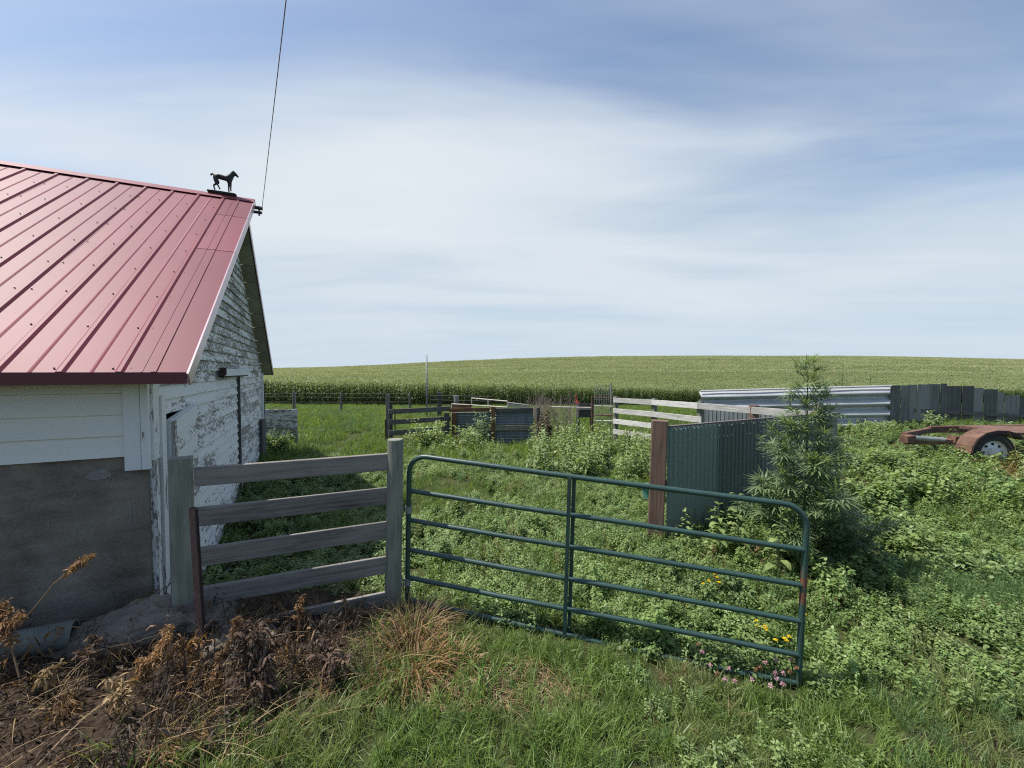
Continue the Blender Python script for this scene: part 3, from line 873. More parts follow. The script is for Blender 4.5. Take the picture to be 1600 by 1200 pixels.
mb = MB(); mb.tube([Q(0.0, 0.005)] + [Q(GL * k, -.015 * math.sin(math.pi * k) + .01 * math.sin(5 * k)) for k in (.15, .3, .5, .7, .85)] + [Q(GL, 0.0)], TR, 12); smooth_angle(mb.build('rail', M['gate'], gate), 50)
for zr in (.965, .71, .45, .205):
    mb = MB(); mb.tube([Q(.0, zr), Q(GL * .3, zr - .004), Q(GL * .6, zr + .003), Q(GL, zr)], TR * .93, 12); smooth_angle(mb.build('rail', M['gate'], gate), 50)
xb = GL * .458
for o_ in (.030, -.030):
    mb = MB(); mb.beam(Q(xb - .02 if o_ > 0 else xb + .012, GH - .01, o_), Q(xb - .02 if o_ > 0 else xb + .012, -.03, o_), .03, .014, gn)
    mb.build('brace', M['gate'], gate)
pr_ = P(618, 800, YR)
for zr in (.80, .17):
    mb = MB(); c0 = Q(0, zr)
    mb.tube([c0 + UP*.03, c0 - UP*.03], TR + .007, 10)
    mb.tube([c0, c0 - gu*.06, Vector((pr_.x + .05, pr_.y, c0.z))], .009, 6)
    mb.tube([c0 - gu*.06 - UP*.02, c0 - gu*.06 + UP*.05], .011, 6)
    mb.build('hinge', M['zinc'], gate)

# ------------------------------------------------------------------ green sheet wall with tie post
ga, gb = P(1040, 740, 5.08), P(1296, 690, 6.74)
ga.z = gb.z = 0
wall = thing('sheet_wall', ga, 'dark green corrugated sheet wall behind the hemp plant', 'metal wall')
wd = (gb - ga).normalized(); wn = wd.cross(UP).normalized()          # faces the camera side
if wn.y > 0: wn = -wn
WLN = (gb - ga).length
zl, zr_ = P(1040, 668, 5.08).z, P(1296, 646, 6.74).z
def sheetV(x0, x1, z0, ztop, period, amp, off, name, mat, parent):
    """A sheet with upright ribs from x0 to x1 along the wall."""
    mb = MB(); xs = []
    x = x0
    prof = [(0, 0), (.35, 0), (.42, 1), (.58, 1), (.65, 0)]
    while x < x1 - 1e-6:
        for q_, h in prof:
            if x + q_ * period < x1: xs.append((x + q_ * period, h * amp))
        x += period
    xs.append((x1, 0))
    vs, fs = [], []
    for zi in range(3):
        for x, h in xs:
            k = x / WLN
            zt2 = ztop(k)
            zz2 = z0 + (zt2 - z0) * zi / 2
            vs.append(ga + wd * x + wn * (off + h + (.006 * math.sin(x * 4) if zi == 1 else 0)) + UP * zz2)
    n = len(xs)
    for zi in range(2):
        for j in range(n - 1):
            fs.append((zi*n+j, zi*n+j+1, (zi+1)*n+j+1, (zi+1)*n+j))
    mb.add(vs, fs)
    return smooth_angle(mb.build(name, mat, parent), 25)
ztop = lambda k: zl + (zr_ - zl) * k
for i in range(4):
    x0 = i * WLN / 4
    sheetV(x0, min(WLN, x0 + WLN/4 + .03), -.2, ztop, .082, .011, .02 + .008 * (i % 2), 'metal_sheet', M['greensheet'], wall)
board('top_rail', ga - wn*.03 + UP*(zl - .032) - wd*.12, gb - wn*.03 + UP*(zr_ - .032), .055, .09, M['greywood'], wall)
board('lower_rail', ga - wn*.03 + UP*(zl - .72), gb - wn*.03 + UP*(zr_ - .72), .055, .09, M['greywood'], wall)
board('end_post', gb + wd*.05 - UP*.2 + wn*.01, gb + wd*.05 + UP*(zr_ + .015) + wn*.01, .17, .07, M['postwood'], wall, wn)
pp = P(1029, 750, 5.08)
pa, pb = P(1022, 850, 5.10), P(1031, 657, 5.10)
mb = MB(); mb.beam(pa - UP*.3, pb, .19, .19, (0.35, 1, 0), .012); o_ = mb.build('post', M['tiewood'], wall); o_['label'] = 'reddish brown tie post at the wall end'
mb = MB()
for j, zf_ in enumerate((.03, .17)):
    for i in range(46):
        x = .05 + i * (WLN - .1) / 45
        if random.random() < .45: continue
        c0 = ga + wd * x + wn * .048 + UP * (ztop(x / WLN) - zf_ + random.uniform(-.006, .006))
        mb.box(c0, .012, .010, .012, wd)
mb.build('nail_heads', M['galv'], wall, kind='stuff')
t = G(1017, 790); t.z += .30
tub = thing('plastic_tub', (t.x, t.y, tz(t.x, t.y)), 'teal plastic tub half hidden behind the brown tie post', 'tub')
mb = MB(); n = 20; rings = [(.0, .14, 0), (.11, .14, 0), (.145, .31, 0), (.165, .32, 0), (.165, .33, 0), (.14, .33, 0), (.10, .17, 0)]
vs = [Vector((t.x, t.y, t.z - .32)) + Vector((r_ * math.cos(a), r_ * math.sin(a), z)) for r_, z, _ in rings for a in np.linspace(0, 2*math.pi, n + 1)[:-1]]
fs = [(i*n+k, i*n+(k+1) % n, (i+1)*n+(k+1) % n, (i+1)*n+k) for i in range(len(rings)-1) for k in range(n)]
mb.add(vs, fs); smooth_angle(mb.build('shell', M['teal'], tub), 40)

# ------------------------------------------------------------------ white board fence and what stands behind
WF = [(960, 12.5), (1020, 11.2), (1092, 9.75), (1172, 8.62), (1276, 7.5)]
w0 = P(960, 650, 12.5)
wf = thing('white_board_fence', (w0.x, w0.y, tz(w0.x, w0.y)), 'flaking white board fence running back from the green sheet wall', 'fence')
TOPV = [621.5, 624.5, 629.5, 634, 643]
tops = [P(u, v, Y) for (u, Y), v in zip(WF, TOPV)]
for i, (u, Y) in enumerate(WF):
    if i == 3: continue
    a = P(u, 650, Y); top = tops[i].z + (.04 if i < 4 else .16)
    back = Vector((.05, .03, 0))
    mb = MB(); mb.beam(Vector((a.x, a.y, -.4)) + back, Vector((a.x, a.y, top)) + back, .12, .12, (.9, .43, 0), .01); mb.build('post', M['postwood'], wf)
a = P(1172, 650, 8.6); mb = MB(); mb.tube([Vector((a.x+.08, a.y, -.3)), P(1172, 633, 8.6) + Vector((.08, 0, 0))], .10, 14); o_ = mb.build('post', M['tiewood'], wf); smooth_angle(o_, 40); o_['label'] = 'dark round post top showing above the sheet wall'
segs = [(0, 1), (1, 2), (2, 4)]
for row in range(4):
    dz = [.0, .325, .645, .96][row]
    for (i, j) in segs:
        if row == 1 and i == 2: continue
        if row >= 2 and i >= 1: continue
        a, b2 = tops[i].copy(), tops[j].copy()
        a.z -= dz + .07; b2.z -= dz + .07
        d_ = (b2 - a).normalized()
        if row == 1 and i == 1: b2 = b2 + d_ * .12
        out = Vector((-.03, -.015, 0))
        splank('board', a + out, b2 + out - d_ * .004, .035, .145, M['whitewood'], wf)
a, b2 = P(1098, 650, 10.3), P(1275, 650, 8.3)
bs = thing('blue_sheet_panel', (a.x, a.y, tz(a.x, a.y)), 'blue-grey ribbed sheet panel behind the white top board', 'metal panel')
gsave, wsave, nsave, wl_s = ga, wd, wn, WLN
ga = Vector((a.x, a.y, 0)); wd = (Vector((b2.x, b2.y, 0)) - ga); WLN = wd.length; wd.normalize(); wn = -wd.cross(UP).normalized()
if wn.y > 0: wn = -wn
for i in range(3):
    sheetV(i*WLN/3, (i+1)*WLN/3 + .02, -.2, lambda k: 1.06 + .06*k, .1, .016, .006*i, 'metal_sheet', M['bluesheet'], bs)
ga, wd, wn, WLN = gsave, wsave, nsave, wl_s

# silver deep-corrugated wall
sa, sb2 = P(1094, 611, 13.0), P(1392, 603, 12.0)
sw = thing('silver_windbreak', (sa.x, sa.y, tz(sa.x, sa.y)), 'wide silver windbreak of deep horizontal corrugations', 'metal wall')
sd = sb2 - sa; 
PER, AMP = .315, .105
nsx = 14; prof = []
for i in range(91):
    zz2 = -i / 90 * 1.62
    ph = -zz2 / PER * 2 * math.pi
    f_ = (-zz2 / PER) % 1.0
    prof.append((AMP * (.5 - .5*math.cos(math.pi * f_ / .64) if f_ < .64 else .5 + .5*math.cos(math.pi * (f_ - .64) / .36)) * 1.6 - AMP*.8, zz2))
mb = MB(); vs = []; fs = []
for i in range(nsx + 1):
    k = i / nsx
    c0 = sa.lerp(sb2, k)
    for (o_, z_) in prof:
        wv = .01 * math.sin(k * 17 + z_ * 4)
        vs.append(c0 + Vector((0.03, -1, 0)) * (o_ + wv) + UP * z_ + (sd.normalized() * (-.10 * o_ / AMP) if i == nsx else Vector((0, 0, 0))))
n = len(prof)
for i in range(nsx):
    for j in range(n - 1):
        fs.append((i*n+j, i*n+j+1, (i+1)*n+j+1, (i+1)*n+j))
mb.add(vs, fs); o_ = mb.build('corrugated_sheet', M['galv'], sw); smooth_angle(o_, 60)
mb = MB(); mb.tube([sa + Vector((0, -.02, .0)), sb2 + Vector((0, -.02, 0))], .03, 8); mb.build('top_edge', M['galv'], sw)
for k in (.12, .45, .8, .97):
    c0 = sa.lerp(sb2, k) + Vector((0, .2, 0)); mb = MB(); mb.beam(c0 - UP*1.9, c0 - UP*.08, .14, .14, (0, 1, 0), .01); mb.build('post', M['greywood'], sw)

# grey upright panels running off to the right
PE = [1393, 1407, 1420, 1433, 1450, 1469, 1477, 1503, 1520, 1537, 1557, 1569, 1591, 1606, 1622, 1640, 1660, 1682, 1706]
PT = [602, 602, 601, 600.5, 600, 599, 603, 603, 606, 608, 613, 617, 622, 627, 630, 632, 634, 636, 638]
pf = thing('panel_fence', P(1393, 670, 12.0), 'fence of upright weathered grey sheets stepping down to the right', 'fence')
def py_(u): return 12.0 + (u - 1393) / (1600 - 1393) * 5.0
for i in range(len(PE) - 1):
    u0, u1 = PE[i], PE[i+1]
    off = Vector((.02, -.03, 0)) * (i % 2)
    a = P(u0, PT[i], py_(u0)); b2 = P(u1, PT[i] + .3, py_(u1))
    d_ = (b2 - a); d_.z = 0; d_.normalize()
    a2, b3 = a + off - d_*.05, b2 + off + d_*.05
    zb = -.9
    mb = MB(); W_ = (b3 - a2).length; nn = Vector((d_.y, -d_.x, 0)) * .02
    r0, r1 = random.random()*40, random.random()*40
    xs = np.linspace(0, 1, 7)
    vs, fs, us = [], [], []
    for j, k in enumerate(xs):
        q_ = a2.lerp(b3, k) + nn * (1 if j % 2 else -.4)
        q2 = q_.copy(); q2.z = zb
        vs += [q2, q_]
        if j:
            fs.append((2*j-2, 2*j, 2*j+1, 2*j-1)); us.append([(r0, r1+W_*xs[j-1]), (r0, r1+W_*k), (r0+1.5, r1+W_*k), (r0+1.5, r1+W_*xs[j-1])])
    mb.add(vs, fs, us); mb.build('panel', M['panel'], pf)
a, b2 = P(1393, 640, 12.15), P(1706, 655, 19.7); board('rail', a + Vector((0, .12, 0)), b2 + Vector((0, .12, 0)), .05, .12, M['greywood'], pf)

# ------------------------------------------------------------------ trailer
TY = 7.0
hubp = P(1545, 706, TY); 
tr = thing('flatbed_trailer', (hubp.x, hubp.y, tz(hubp.x, hubp.y)), 'rusty flatbed trailer sunk in the weeds at the right', 'trailer')
wh = bpy.data.objects.new('wheel', None); COL.objects.link(wh); wh.parent = tr; wh.location = hubp - wloc(tr); WL[wh.name] = hubp
def lathe(name, prof, c, axis, mat, parent, n=32, ang=40):
    axis = Vector(axis).normalized(); u1 = axis.orthogonal().normalized(); u2 = axis.cross(u1)
    mb = MB(); vs = [Vector(c) + axis * h + (u1 * math.cos(a) + u2 * math.sin(a)) * r_ for r_, h in prof for a in np.linspace(0, 2*math.pi, n+1)[:-1]]
    fs = [(i*n+k, i*n+(k+1) % n, (i+1)*n+(k+1) % n, (i+1)*n+k) for i in range(len(prof)-1) for k in range(n)]
    mb.add(vs, fs); return smooth_angle(mb.build(name, mat, parent), ang)
ax_ = Vector((-.08, -1, 0))
lathe('tyre', [(.19, .02), (.205, .085), (.25, .10), (.30, .095), (.335, .075), (.345, .05), (.345, -.05), (.335, -.08), (.25, -.1), (.19, -.05)], hubp, ax_, M['tyre'], wh)
lathe('rim', [(.205, .085), (.195, .06), (.17, .045), (.12, .06), (.085, .065), (.075, .085), (.0, .09)], hubp, ax_, M['rim'], wh)
mb = MB()
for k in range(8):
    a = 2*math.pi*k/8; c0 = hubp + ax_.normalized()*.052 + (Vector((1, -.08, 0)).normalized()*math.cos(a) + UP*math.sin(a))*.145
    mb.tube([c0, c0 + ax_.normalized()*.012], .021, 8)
mb.build('rim_hole_shade', M['dark'], wh, kind='stuff')  # solid dark discs painting the shade of the openings, rim is not pierced
mb = MB()   # fender: an arched strip with flat wings
pts = [(-.47, -.0), (-.45, .12), (-.37, .25), (-.23, .345), (-.05, .385), (.14, .375), (.28, .33), (.42, .25), (.56, .21), (.9, .19), (1.6, .17)]
for (x0, z0), (x1, z1) in zip(pts[:-1], pts[1:]):
    mb.beam(hubp + Vector((x0, -.02, z0)), hubp + Vector((x1, -.02, z1)), .26, .012, (0, 0.0, 1) if abs(x1-x0) > abs(z1-z0)*.4 else (-1, 0, .2))
mb.build('fender', M['rust'], tr)
mb = MB(); n = 10
for (x0, z0), (x1, z1) in zip(pts[:-1], pts[1:]):
    vs = [hubp + Vector((x0, -.17, z0 + .008)), hubp + Vector((x1, -.17, z1 + .008)), hubp + Vector((x1, -.17, z1 - .045)), hubp + Vector((x0, -.17, z0 - .045))]
    vs += [v_ + Vector((0, .012, 0)) for v_ in vs]
    mb.add(vs, [(3, 2, 1, 0), (4, 5, 6, 7), (0, 1, 5, 4), (2, 3, 7, 6)])
mb.build('fender_lip', M['darkrust'], tr)
mb = MB(); c0 = hubp + Vector((1.0, -.02, .06)); mb.beam(c0 + Vector((-.42, 0, 0)), c0 + Vector((1.4, 0, -.02)), .05, .20); mb.build('side_panel', M['rust'], tr)
mb = MB(); mb.beam(hubp + Vector((.35, .35, .32)), hubp + Vector((2.4, .35, .32)), .9, .05); mb.build('deck', M['rust'], tr)
fl = P(1413, 690, 7.35)
mb = MB(); mb.beam(fl, P(1516, 690, 7.15), .10, .09, (0, 0, 1), .008); mb.build('frame_rail', M['rust'], tr)
mb = MB(); mb.tube([P(1424, 684, 7.27), P(1474, 687.5, 7.22)], .045, 12); o_ = mb.build('pipe', M['zinc'], tr); smooth_angle(o_, 40)
mb = MB(); mb.beam(P(1412, 686, 7.28) , P(1425, 685, 7.28), .15, .13, (0, 0, 1), .01); mb.build('bracket', M['rust'], tr)
mb = MB(); mb.beam(P(1486, 686, 7.2), P(1496, 687, 7.2), .15, .13, (0, 0, 1), .01); mb.build('bracket', M['rust'], tr)
mb = MB(); mb.beam(P(1413, 680, 7.35), P(1452, 672, 8.9), .08, .10); mb.build('cross_member', M['rust'], tr)
mb = MB(); mb.beam(P(1452, 671, 8.9), P(1640, 668, 8.7), .10, .14); mb.build('frame_rail', M['rust'], tr)

# ------------------------------------------------------------------ mid-distance pens left of centre
# dark three-board fence
da, db = P(606, 643, 12.3), P(703, 641, 13.2)
df = thing('dark_board_fence', (da.x, da.y, tz(da.x, da.y)), 'dark grey three-board fence joining the corrugated pen', 'fence')
for (vl, vr) in ((643.5, 638.5), (660, 654), (677, 669)):
    splank('board', P(607, vl, 12.3), P(704, vr, 13.2), .04, .15, M['greywood'], df)
mb = MB(); c0 = P(604.5, 617, 12.35); mb.beam((c0.x, c0.y+.07, -.4), (c0.x, c0.y+.07, c0.z), .09, .09, (0, 1, 0), .006); mb.build('post', M['greywood'], df)
mb = MB(); c0 = P(608.5, 628, 12.5); mb.beam((c0.x+.02, c0.y+.07, -.4), (c0.x+.02, c0.y+.07, c0.z), .09, .08, (0, 1, 0), .006); mb.build('post', M['darkwood'], df)
mb = MB(); c0 = P(602.5, 655, 12.2); mb.tube([(c0.x, c0.y, -.4), (c0.x, c0.y, c0.z)], .022, 8); mb.build('pipe_post', M['black'], df)
mb = MB(); c0 = P(617, 645, 14.0); mb.tube([(c0.x, c0.y, -.4), (c0.x, c0.y, c0.z)], .022, 8); mb.build('pipe_post', M['black'], df)

# corrugated pen
ca, cb = P(704, 660, 13.2), P(843, 660, 13.0)
pen = thing('corrugated_pen', (ca.x, ca.y, tz(ca.x, ca.y)), 'low pen of rusty blue-grey corrugated sheets between timber posts', 'pen')
def sheetH(u0, v0, u1, v1, Y0, Y1, vb0, vb1, per, amp, name, mat, parent, out=(0, -1, 0)):
    mb = MB(); A0, A1, B0, B1 = P(u0, v0, Y0), P(u1, v1, Y1), P(u0, vb0, Y0), P(u1, vb1, Y1)
    H_ = (A0 - B0).length; n_ = max(8, int(H_ / per * 6)); vs = []; fs = []
    for i in range(5):
        k = i / 4; tp, bt = A0.lerp(A1, k), B0.lerp(B1, k)
        for j in range(n_ + 1):
            q_ = j / n_
            vs.append(tp.lerp(bt, q_) + Vector(out) * amp * math.sin(q_ * H_ / per * 2 * math.pi))
    for i in range(4):
        for j in range(n_): fs.append((i*(n_+1)+j, i*(n_+1)+j+1, (i+1)*(n_+1)+j+1, (i+1)*(n_+1)+j))
    mb.add(vs, fs); return smooth_angle(mb.build(name, mat, parent), 60)
sheetH(711, 644, 768, 644, 13.2, 13.1, 672, 671, .09, .014, 'metal_sheet', M['bluesheet'], pen)
sheetH(774, 644, 833, 643, 13.1, 13.0, 664, 664, .09, .014, 'metal_sheet', M['bluesheet'], pen)
sheetH(774, 672, 831, 671, 13.08, 12.98, 695, 695, .09, .014, 'metal_sheet', M['bluesheet'], pen)
sheetH(706, 675, 768, 672, 13.15, 13.08, 700, 698, .09, .014, 'metal_sheet', M['bluesheet'], pen)
board('beam', P(703, 640.5, 13.12), P(765, 640, 13.06), .10, .12, M['rustywood'], pen)
board('beam', P(774, 641, 13.05), P(833, 640, 12.95), .10, .12, M['darkwood'], pen)
board('plank', P(774, 668, 13.0), P(829, 667.5, 12.92), .05, .13, M['greywood'], pen)
board('plank', P(708, 684, 12.98), P(728, 673, 13.0), .05, .14, M['greywood'], pen)
for (u, vt, w_, mt) in ((709.5, 645, .15, 'rustywood'), (770.5, 635.5, .13, 'rustywood'), (698, 645, .15, 'darkwood')):
    c0 = P(u, vt, 13.02); board('post', (c0.x, c0.y, -.7), c0, w_, w_, M[mt], pen, (0, 1, 0), .01)
mb = MB(); c0 = P(840, 637, 12.9); mb.tube([(c0.x, c0.y, -.7), (c0.x+.02, c0.y, -.0), c0], [.085, .08, .075], 12); mb.build('post', M['greywood'], pen)
# the lit boards of the far side of the pen
board('far_board', P(706, 636, 14.6), P(737, 635.5, 14.6), .05, .15, M['rustywood'], pen)
pts = [(0, 2.9, .35), (.3, 2.0, .9), (.42, 1.2, 1.15), (.3, .4, 1.3)]
br = P(852, 690, 12.9)
# pale pipe corral panels behind the pen
def pipe_panel(name, u0, v0, Y0, u1, v1, Y1, drops, rows, label, mat, uprights, group=None):
    a, b2 = P(u0, v0, Y0), P(u1, v1, Y1)
    o_ = thing(name, (a.x, a.y, tz(a.x, a.y)), label, 'corral panel', group)
    for i in range(rows):
        d_ = Vector((0, 0, -drops * i)); mb = MB(); mb.tube([a + d_, a.lerp(b2, .5) + d_, b2 + d_], .022, 8); mb.build('rail', mat, o_)
    for k in uprights:
        c0 = a.lerp(b2, k); mb = MB(); mb.tube([c0, Vector((c0.x, c0.y, tz(c0.x, c0.y)))], .022, 8); mb.build('upright', mat, o_)
    return o_
M['palepipe'] = paint('pale_pipe_paint', (0.48, 0.44, 0.38), .6, .1, .2, rust=((.22, .11, .07), 7, .58), coord='pos')
pipe_panel('corral_panel', 737, 622, 17.0, 793, 627, 14.6, .42, 3, 'pale pipe corral panel rising above the middle of the corrugated pen', M['palepipe'], (0, .5, 1))
pipe_panel('corral_panel', 706, 631, 15.2, 793, 636.5, 14.2, .40, 2, 'low pale pipe panel just over the pen boards', M['palepipe'], (0, .3, 1))
pipe_panel('corral_panel', 794, 629, 15.5, 826, 633, 15.5, .06, 3, 'stack of thin pale rails at the right end of the pen', M['palepipe'], (0, 1))
pipe_panel('corral_panel', 672, 618, 20.5, 768, 620, 19.5, .22, 4, 'dark pipe corral panel behind the pen near the tall pole', M['black'], (0, .18, .38, .6, 1))
c0 = P(713, 618, 18.5)
bk = thing('capped_post', (c0.x, c0.y, tz(c0.x, c0.y)), 'short thick pale-topped post behind the corrugated pen', 'post')
mb = MB(); mb.tube([(c0.x, c0.y, tz(c0.x, c0.y) - .1), (c0.x, c0.y, c0.z - .30)], .10, 12); mb.build('shaft', M['darkwood'], bk)
mb = MB(); mb.tube([(c0.x, c0.y, c0.z - .30), (c0.x, c0.y, c0.z)], [.11, .12], 12); mb.build('cap', M['zinc'], bk)
c0 = P(686.5, 613, 20.6)
kb = thing('dark_post', (c0.x, c0.y, tz(c0.x, c0.y)), 'thick dark wooden post right beside the tall thin pole', 'post')
board('shaft', (c0.x, c0.y, tz(c0.x, c0.y) - .2), P(686.5, 613, 20.6) , .2, .2, M['darkwood'], kb, (0, 1, 0), .01)
kb.location = (c0.x, c0.y, tz(c0.x, c0.y))
c0 = P(666.5, 555, 20)
pl = MB(); pl.tube([(c0.x, c0.y, tz(c0.x, c0.y) - .2), (c0.x, c0.y, c0.z)], [.045, .04], 8); o_ = pl.build('tall_pole', M['zinc'], None, True); tag(o_, 'tall thin grey pole standing before the corn', 'pole')

# far wire fence: a line of posts with strands
wfz = thing('wire_fence', P(458, 635, 24), 'wire fence of slim grey posts along the far grass', 'fence')
far_posts = [(330, 612, 24), (458, 612, 24.5), (532.5, 613, 25), (640, 613, 26), (900, 628, 30), (1017, 640, 29), (1038, 640, 29.5)]
tp = []
for (u, v, Y) in far_posts[:4]:
    c0 = P(u, v, Y); zg = tz(c0.x, c0.y); mb = MB(); mb.tube([(c0.x, c0.y, zg - .2), (c0.x+.02, c0.y, c0.z)], [.075, .065], 10); mb.build('post', M['greywood'], wfz); tp.append((c0, zg))
c0 = P(461.5, 613, 24.7); mb = MB(); mb.tube([(c0.x, c0.y, tz(c0.x, c0.y) - .2), c0], .03, 8); mb.build('pipe_post', M['zinc'], wfz)
for k in (.25, .5, .75, .93):
    mb = MB(); mb.tube([Vector((c.x, c.y - .07, zg + (c.z - zg) * k)) for c, zg in tp], .006, 5); mb.build('wire', M['zinc'], wfz)

# white board pen and post behind the barn
wa_, wb_ = P(409, 655, 10.6), P(464, 655, 10.9)
wp = thing('white_board_screen', (wa_.x, wa_.y, tz(wa_.x, wa_.y)), 'low peeling white board screen at the far corner of the barn', 'board screen')
for i in range(6):
    v0 = 642.5 + i * 7.0; splank('board', P(407, v0 + .3, 10.55), P(465, v0, 10.9), .03, .112, M['peel_gable'], wp)
for u, Y in ((413, 10.68), (461, 10.98)):
    c0 = P(u, 641, Y); board('post', (c0.x, c0.y, -.3), c0, .08, .08, M['greywood'], wp, (0, 1, 0))
c0 = P(408.5, 655, 9.2); zb_ = P(408.5, 722, 9.2).z
o_ = board('wood_post', (c0.x, c0.y, zb_ - .3), c0, .13, .13, M['darkwood'], None, (0, 1, 0), .01); tag(o_, 'dark square post against the far end of the barn wall', 'post')
c0 = P(411, 602, 10.2)
o_ = board('thin_post', (c0.x, c0.y, -.2), c0, .05, .05, M['darkwood'], None, (0, 1, 0)); tag(o_, 'thin dark post at the far barn corner above the white screen', 'post')

# things right of the pen: trough, red pump, mesh panel
c0 = P(914, 641, 13.6)
tq = thing('dark_box', (c0.x, c0.y, tz(c0.x, c0.y)), 'dark box-shaped trough between the pen and the white fence', 'trough')
mb = MB(); 
for sx, sy, wx, wy in ((0, -.22, .50, .03), (0, .22, .50, .03), (-.235, 0, .03, .41), (.235, 0, .03, .41)): mb.box(c0 + Vector((sx, sy, 0)), wx, wy, .42)
mb.box(c0 + Vector((0, 0, -.19)), .44, .41, .03); mb.build('tank', M['darkwood'], tq)
mb = MB(); mb.box(c0 + Vector((0, -.245, .06)), .62, .02, .03); mb.build('band', M['palepipe'], tq)
for sx in (-.2, .2):
    mb = MB(); mb.beam((c0.x + sx, c0.y, tz(c0.x, c0.y) - .1), (c0.x + sx, c0.y, c0.z - .212), .05, .05, (0, 1, 0)); mb.build('leg', M['darkwood'], tq)
c0 = P(901, 632, 13.9)
rp = thing('yard_hydrant', (c0.x, c0.y, tz(c0.x, c0.y)), 'red-headed water hydrant beside the dark trough', 'hydrant')
mb = MB(); mb.tube([(c0.x, c0.y, tz(c0.x, c0.y) - .1), c0], .02, 8); mb.build('pipe', M['zinc'], rp)
mb = MB(); mb.tube([c0, c0 + UP*.08, c0 + UP*.14], [.035, .045, .025], 10); mb.tube([c0 + UP*.08, c0 + Vector((.07, -.03, .06)), c0 + Vector((.08, -.03, .0))], [.022, .02, .018], 8); mb.build('head', M['red'], rp)
mb = MB(); mb.beam(c0 + UP*.16, c0 + Vector((-.02, 0, .34)), .03, .05, (1, 0, 0)); mb.build('handle', M['red'], rp)
a, b2 = P(926, 620, 13.0), P(957, 622, 12.6)
mp = thing('mesh_gate', (a.x, a.y, tz(a.x, a.y)), 'rusty small gate with tall wire mesh tied to it', 'gate')
for u, Y in ((925.5, 13.0),):
    c1 = P(u, 619, Y); board('post', (c1.x, c1.y, -.5), c1, .06, .06, M['rust'], mp, (0, 1, 0))
for v in (620.5, 634, 648, 657):
    mb = MB(); mb.tube([P(926, v, 13.0), P(957, v + 1, 12.6)], .016 if v != 648 else .026, 6); mb.build('rail', M['rust'] if v in (620.5, 648) else M['palepipe'], mp)
mb = MB()
for u in np.linspace(929, 956, 11): mb.tube([P(u, 602, 12.8), P(u, 662, 12.8)], .0065, 4)
for v in np.linspace(602, 662, 9): mb.tube([P(929, v, 12.8), P(956, v, 12.8)], .0065, 4)
mb.build('wire_mesh', M['palepipe'], mp, kind='stuff')
mb = MB(); mb.tube([P(955, 598, 12.75), P(953, 690, 12.75)], .02, 6); mb.build('mesh_stake', M['zinc'], mp)
a = P(862, 636, 13.3); b2 = P(926, 637, 13.1)
mb = MB(); mb.tube([a, b2], .022, 6); o_ = mb.build('pale_rail', M['palepipe'], None); tag(o_, 'single pale rail crossing the brush toward the red hydrant', 'rail')

# things on the ground by the barn
a, b2 = P(-60, 1000, 2.42), P(116, 970, 2.66)
a.z = tz(a.x, a.y) + .09; b2.z = tz(b2.x, b2.y) + .09
mb = MB()
n = 20; dpi = (b2 - a).normalized(); u1 = dpi.orthogonal().normalized(); u2 = dpi.cross(u1)
rings = [(a, .088), (b2, .088), (b2, .078), (a, .078)]
vs = [c + (u1*math.cos(t_) + u2*math.sin(t_))*r_ for c, r_ in rings for t_ in np.linspace(0, 2*math.pi, n+1)[:-1]]
M['oldpipe'] = paint('weathered_pipe', (0.13, 0.14, 0.125), .75, 0, .3, rust=((.09, .06, .045), 5, .58))
mb.add(vs, [(i*n+k, i*n+(k+1) % n, (i+1)*n+(k+1) % n, (i+1)*n+k) for i in range(3) for k in range(n)])
o_ = smooth_angle(mb.build('metal_pipe', M['oldpipe'], None), 40); tag(o_, 'grey metal pipe lying along the barn foundation', 'pipe')
# broken concrete footing at the barn corner
def lump(name, c, rx, ry, rz_, mat, label, cat, seed, ang=0, lumps=.22):
    rr = np.random.default_rng(seed); mb = MB(); n1_, n2_ = 26, 14; vs = []
    ph = rr.uniform(0, 6, 8)
    for j in range(n2_ + 1):
        th = math.pi / 2 * j / n2_
        for i in range(n1_):
            a = 2*math.pi*i/n1_
            q_ = 1 + lumps*(.5*math.sin(2*a+ph[0]) + .35*math.sin(3*a+ph[1]+2*th) + .3*math.sin(5*a+ph[2]-th*3) + .2*math.sin(9*a + ph[3] + 5*th)) * (.4 + .6*math.cos(th))
            x, y = rx*q_*math.cos(a)*math.cos(th)**.6, ry*q_*math.sin(a)*math.cos(th)**.6
            z_ = rz_*math.sin(th)*(1 + .12*math.sin(4*a+ph[4])*math.cos(th)) + .012*math.sin(31*a + 17*th)
            vs.append(Vector(c) + Vector((x*math.cos(ang)-y*math.sin(ang), x*math.sin(ang)+y*math.cos(ang), z_)))
    fs = [(j*n1_+i, j*n1_+(i+1) % n1_, (j+1)*n1_+(i+1) % n1_, (j+1)*n1_+i) for j in range(n2_) for i in range(n1_)]
    mb.add(vs, fs); o_ = smooth_angle(mb.build(name, mat, None), 60); tx = bpy.data.textures.new(name + '_grit', 'CLOUDS'); tx.noise_scale = .09; tx.noise_depth = 4
    sb = o_.modifiers.new('sub', 'SUBSURF'); sb.subdivision_type = 'SIMPLE'; sb.levels = sb.render_levels = 2
    dm = o_.modifiers.new('grit', 'DISPLACE'); dm.texture = tx; dm.strength = .10; dm.mid_level = .5
    return tag(o_, label, cat)
c0 = P(255, 985, 2.82)
lump('concrete_footing', (c0.x - .14, c0.y + .08, tz(c0.x, c0.y) - .12), .52, .30, .26, M['rubble'], 'rough broken concrete footing at the barn corner', 'footing', 3, math.atan2(e.y, e.x))
c0 = P(370, 1000, 2.75)
lump('concrete_rock', (c0.x, c0.y, tz(c0.x, c0.y) - .08), .24, .17, .22, M['rubble'], 'rounded concrete lump right of the rusty stake', 'rock', 8, .3)
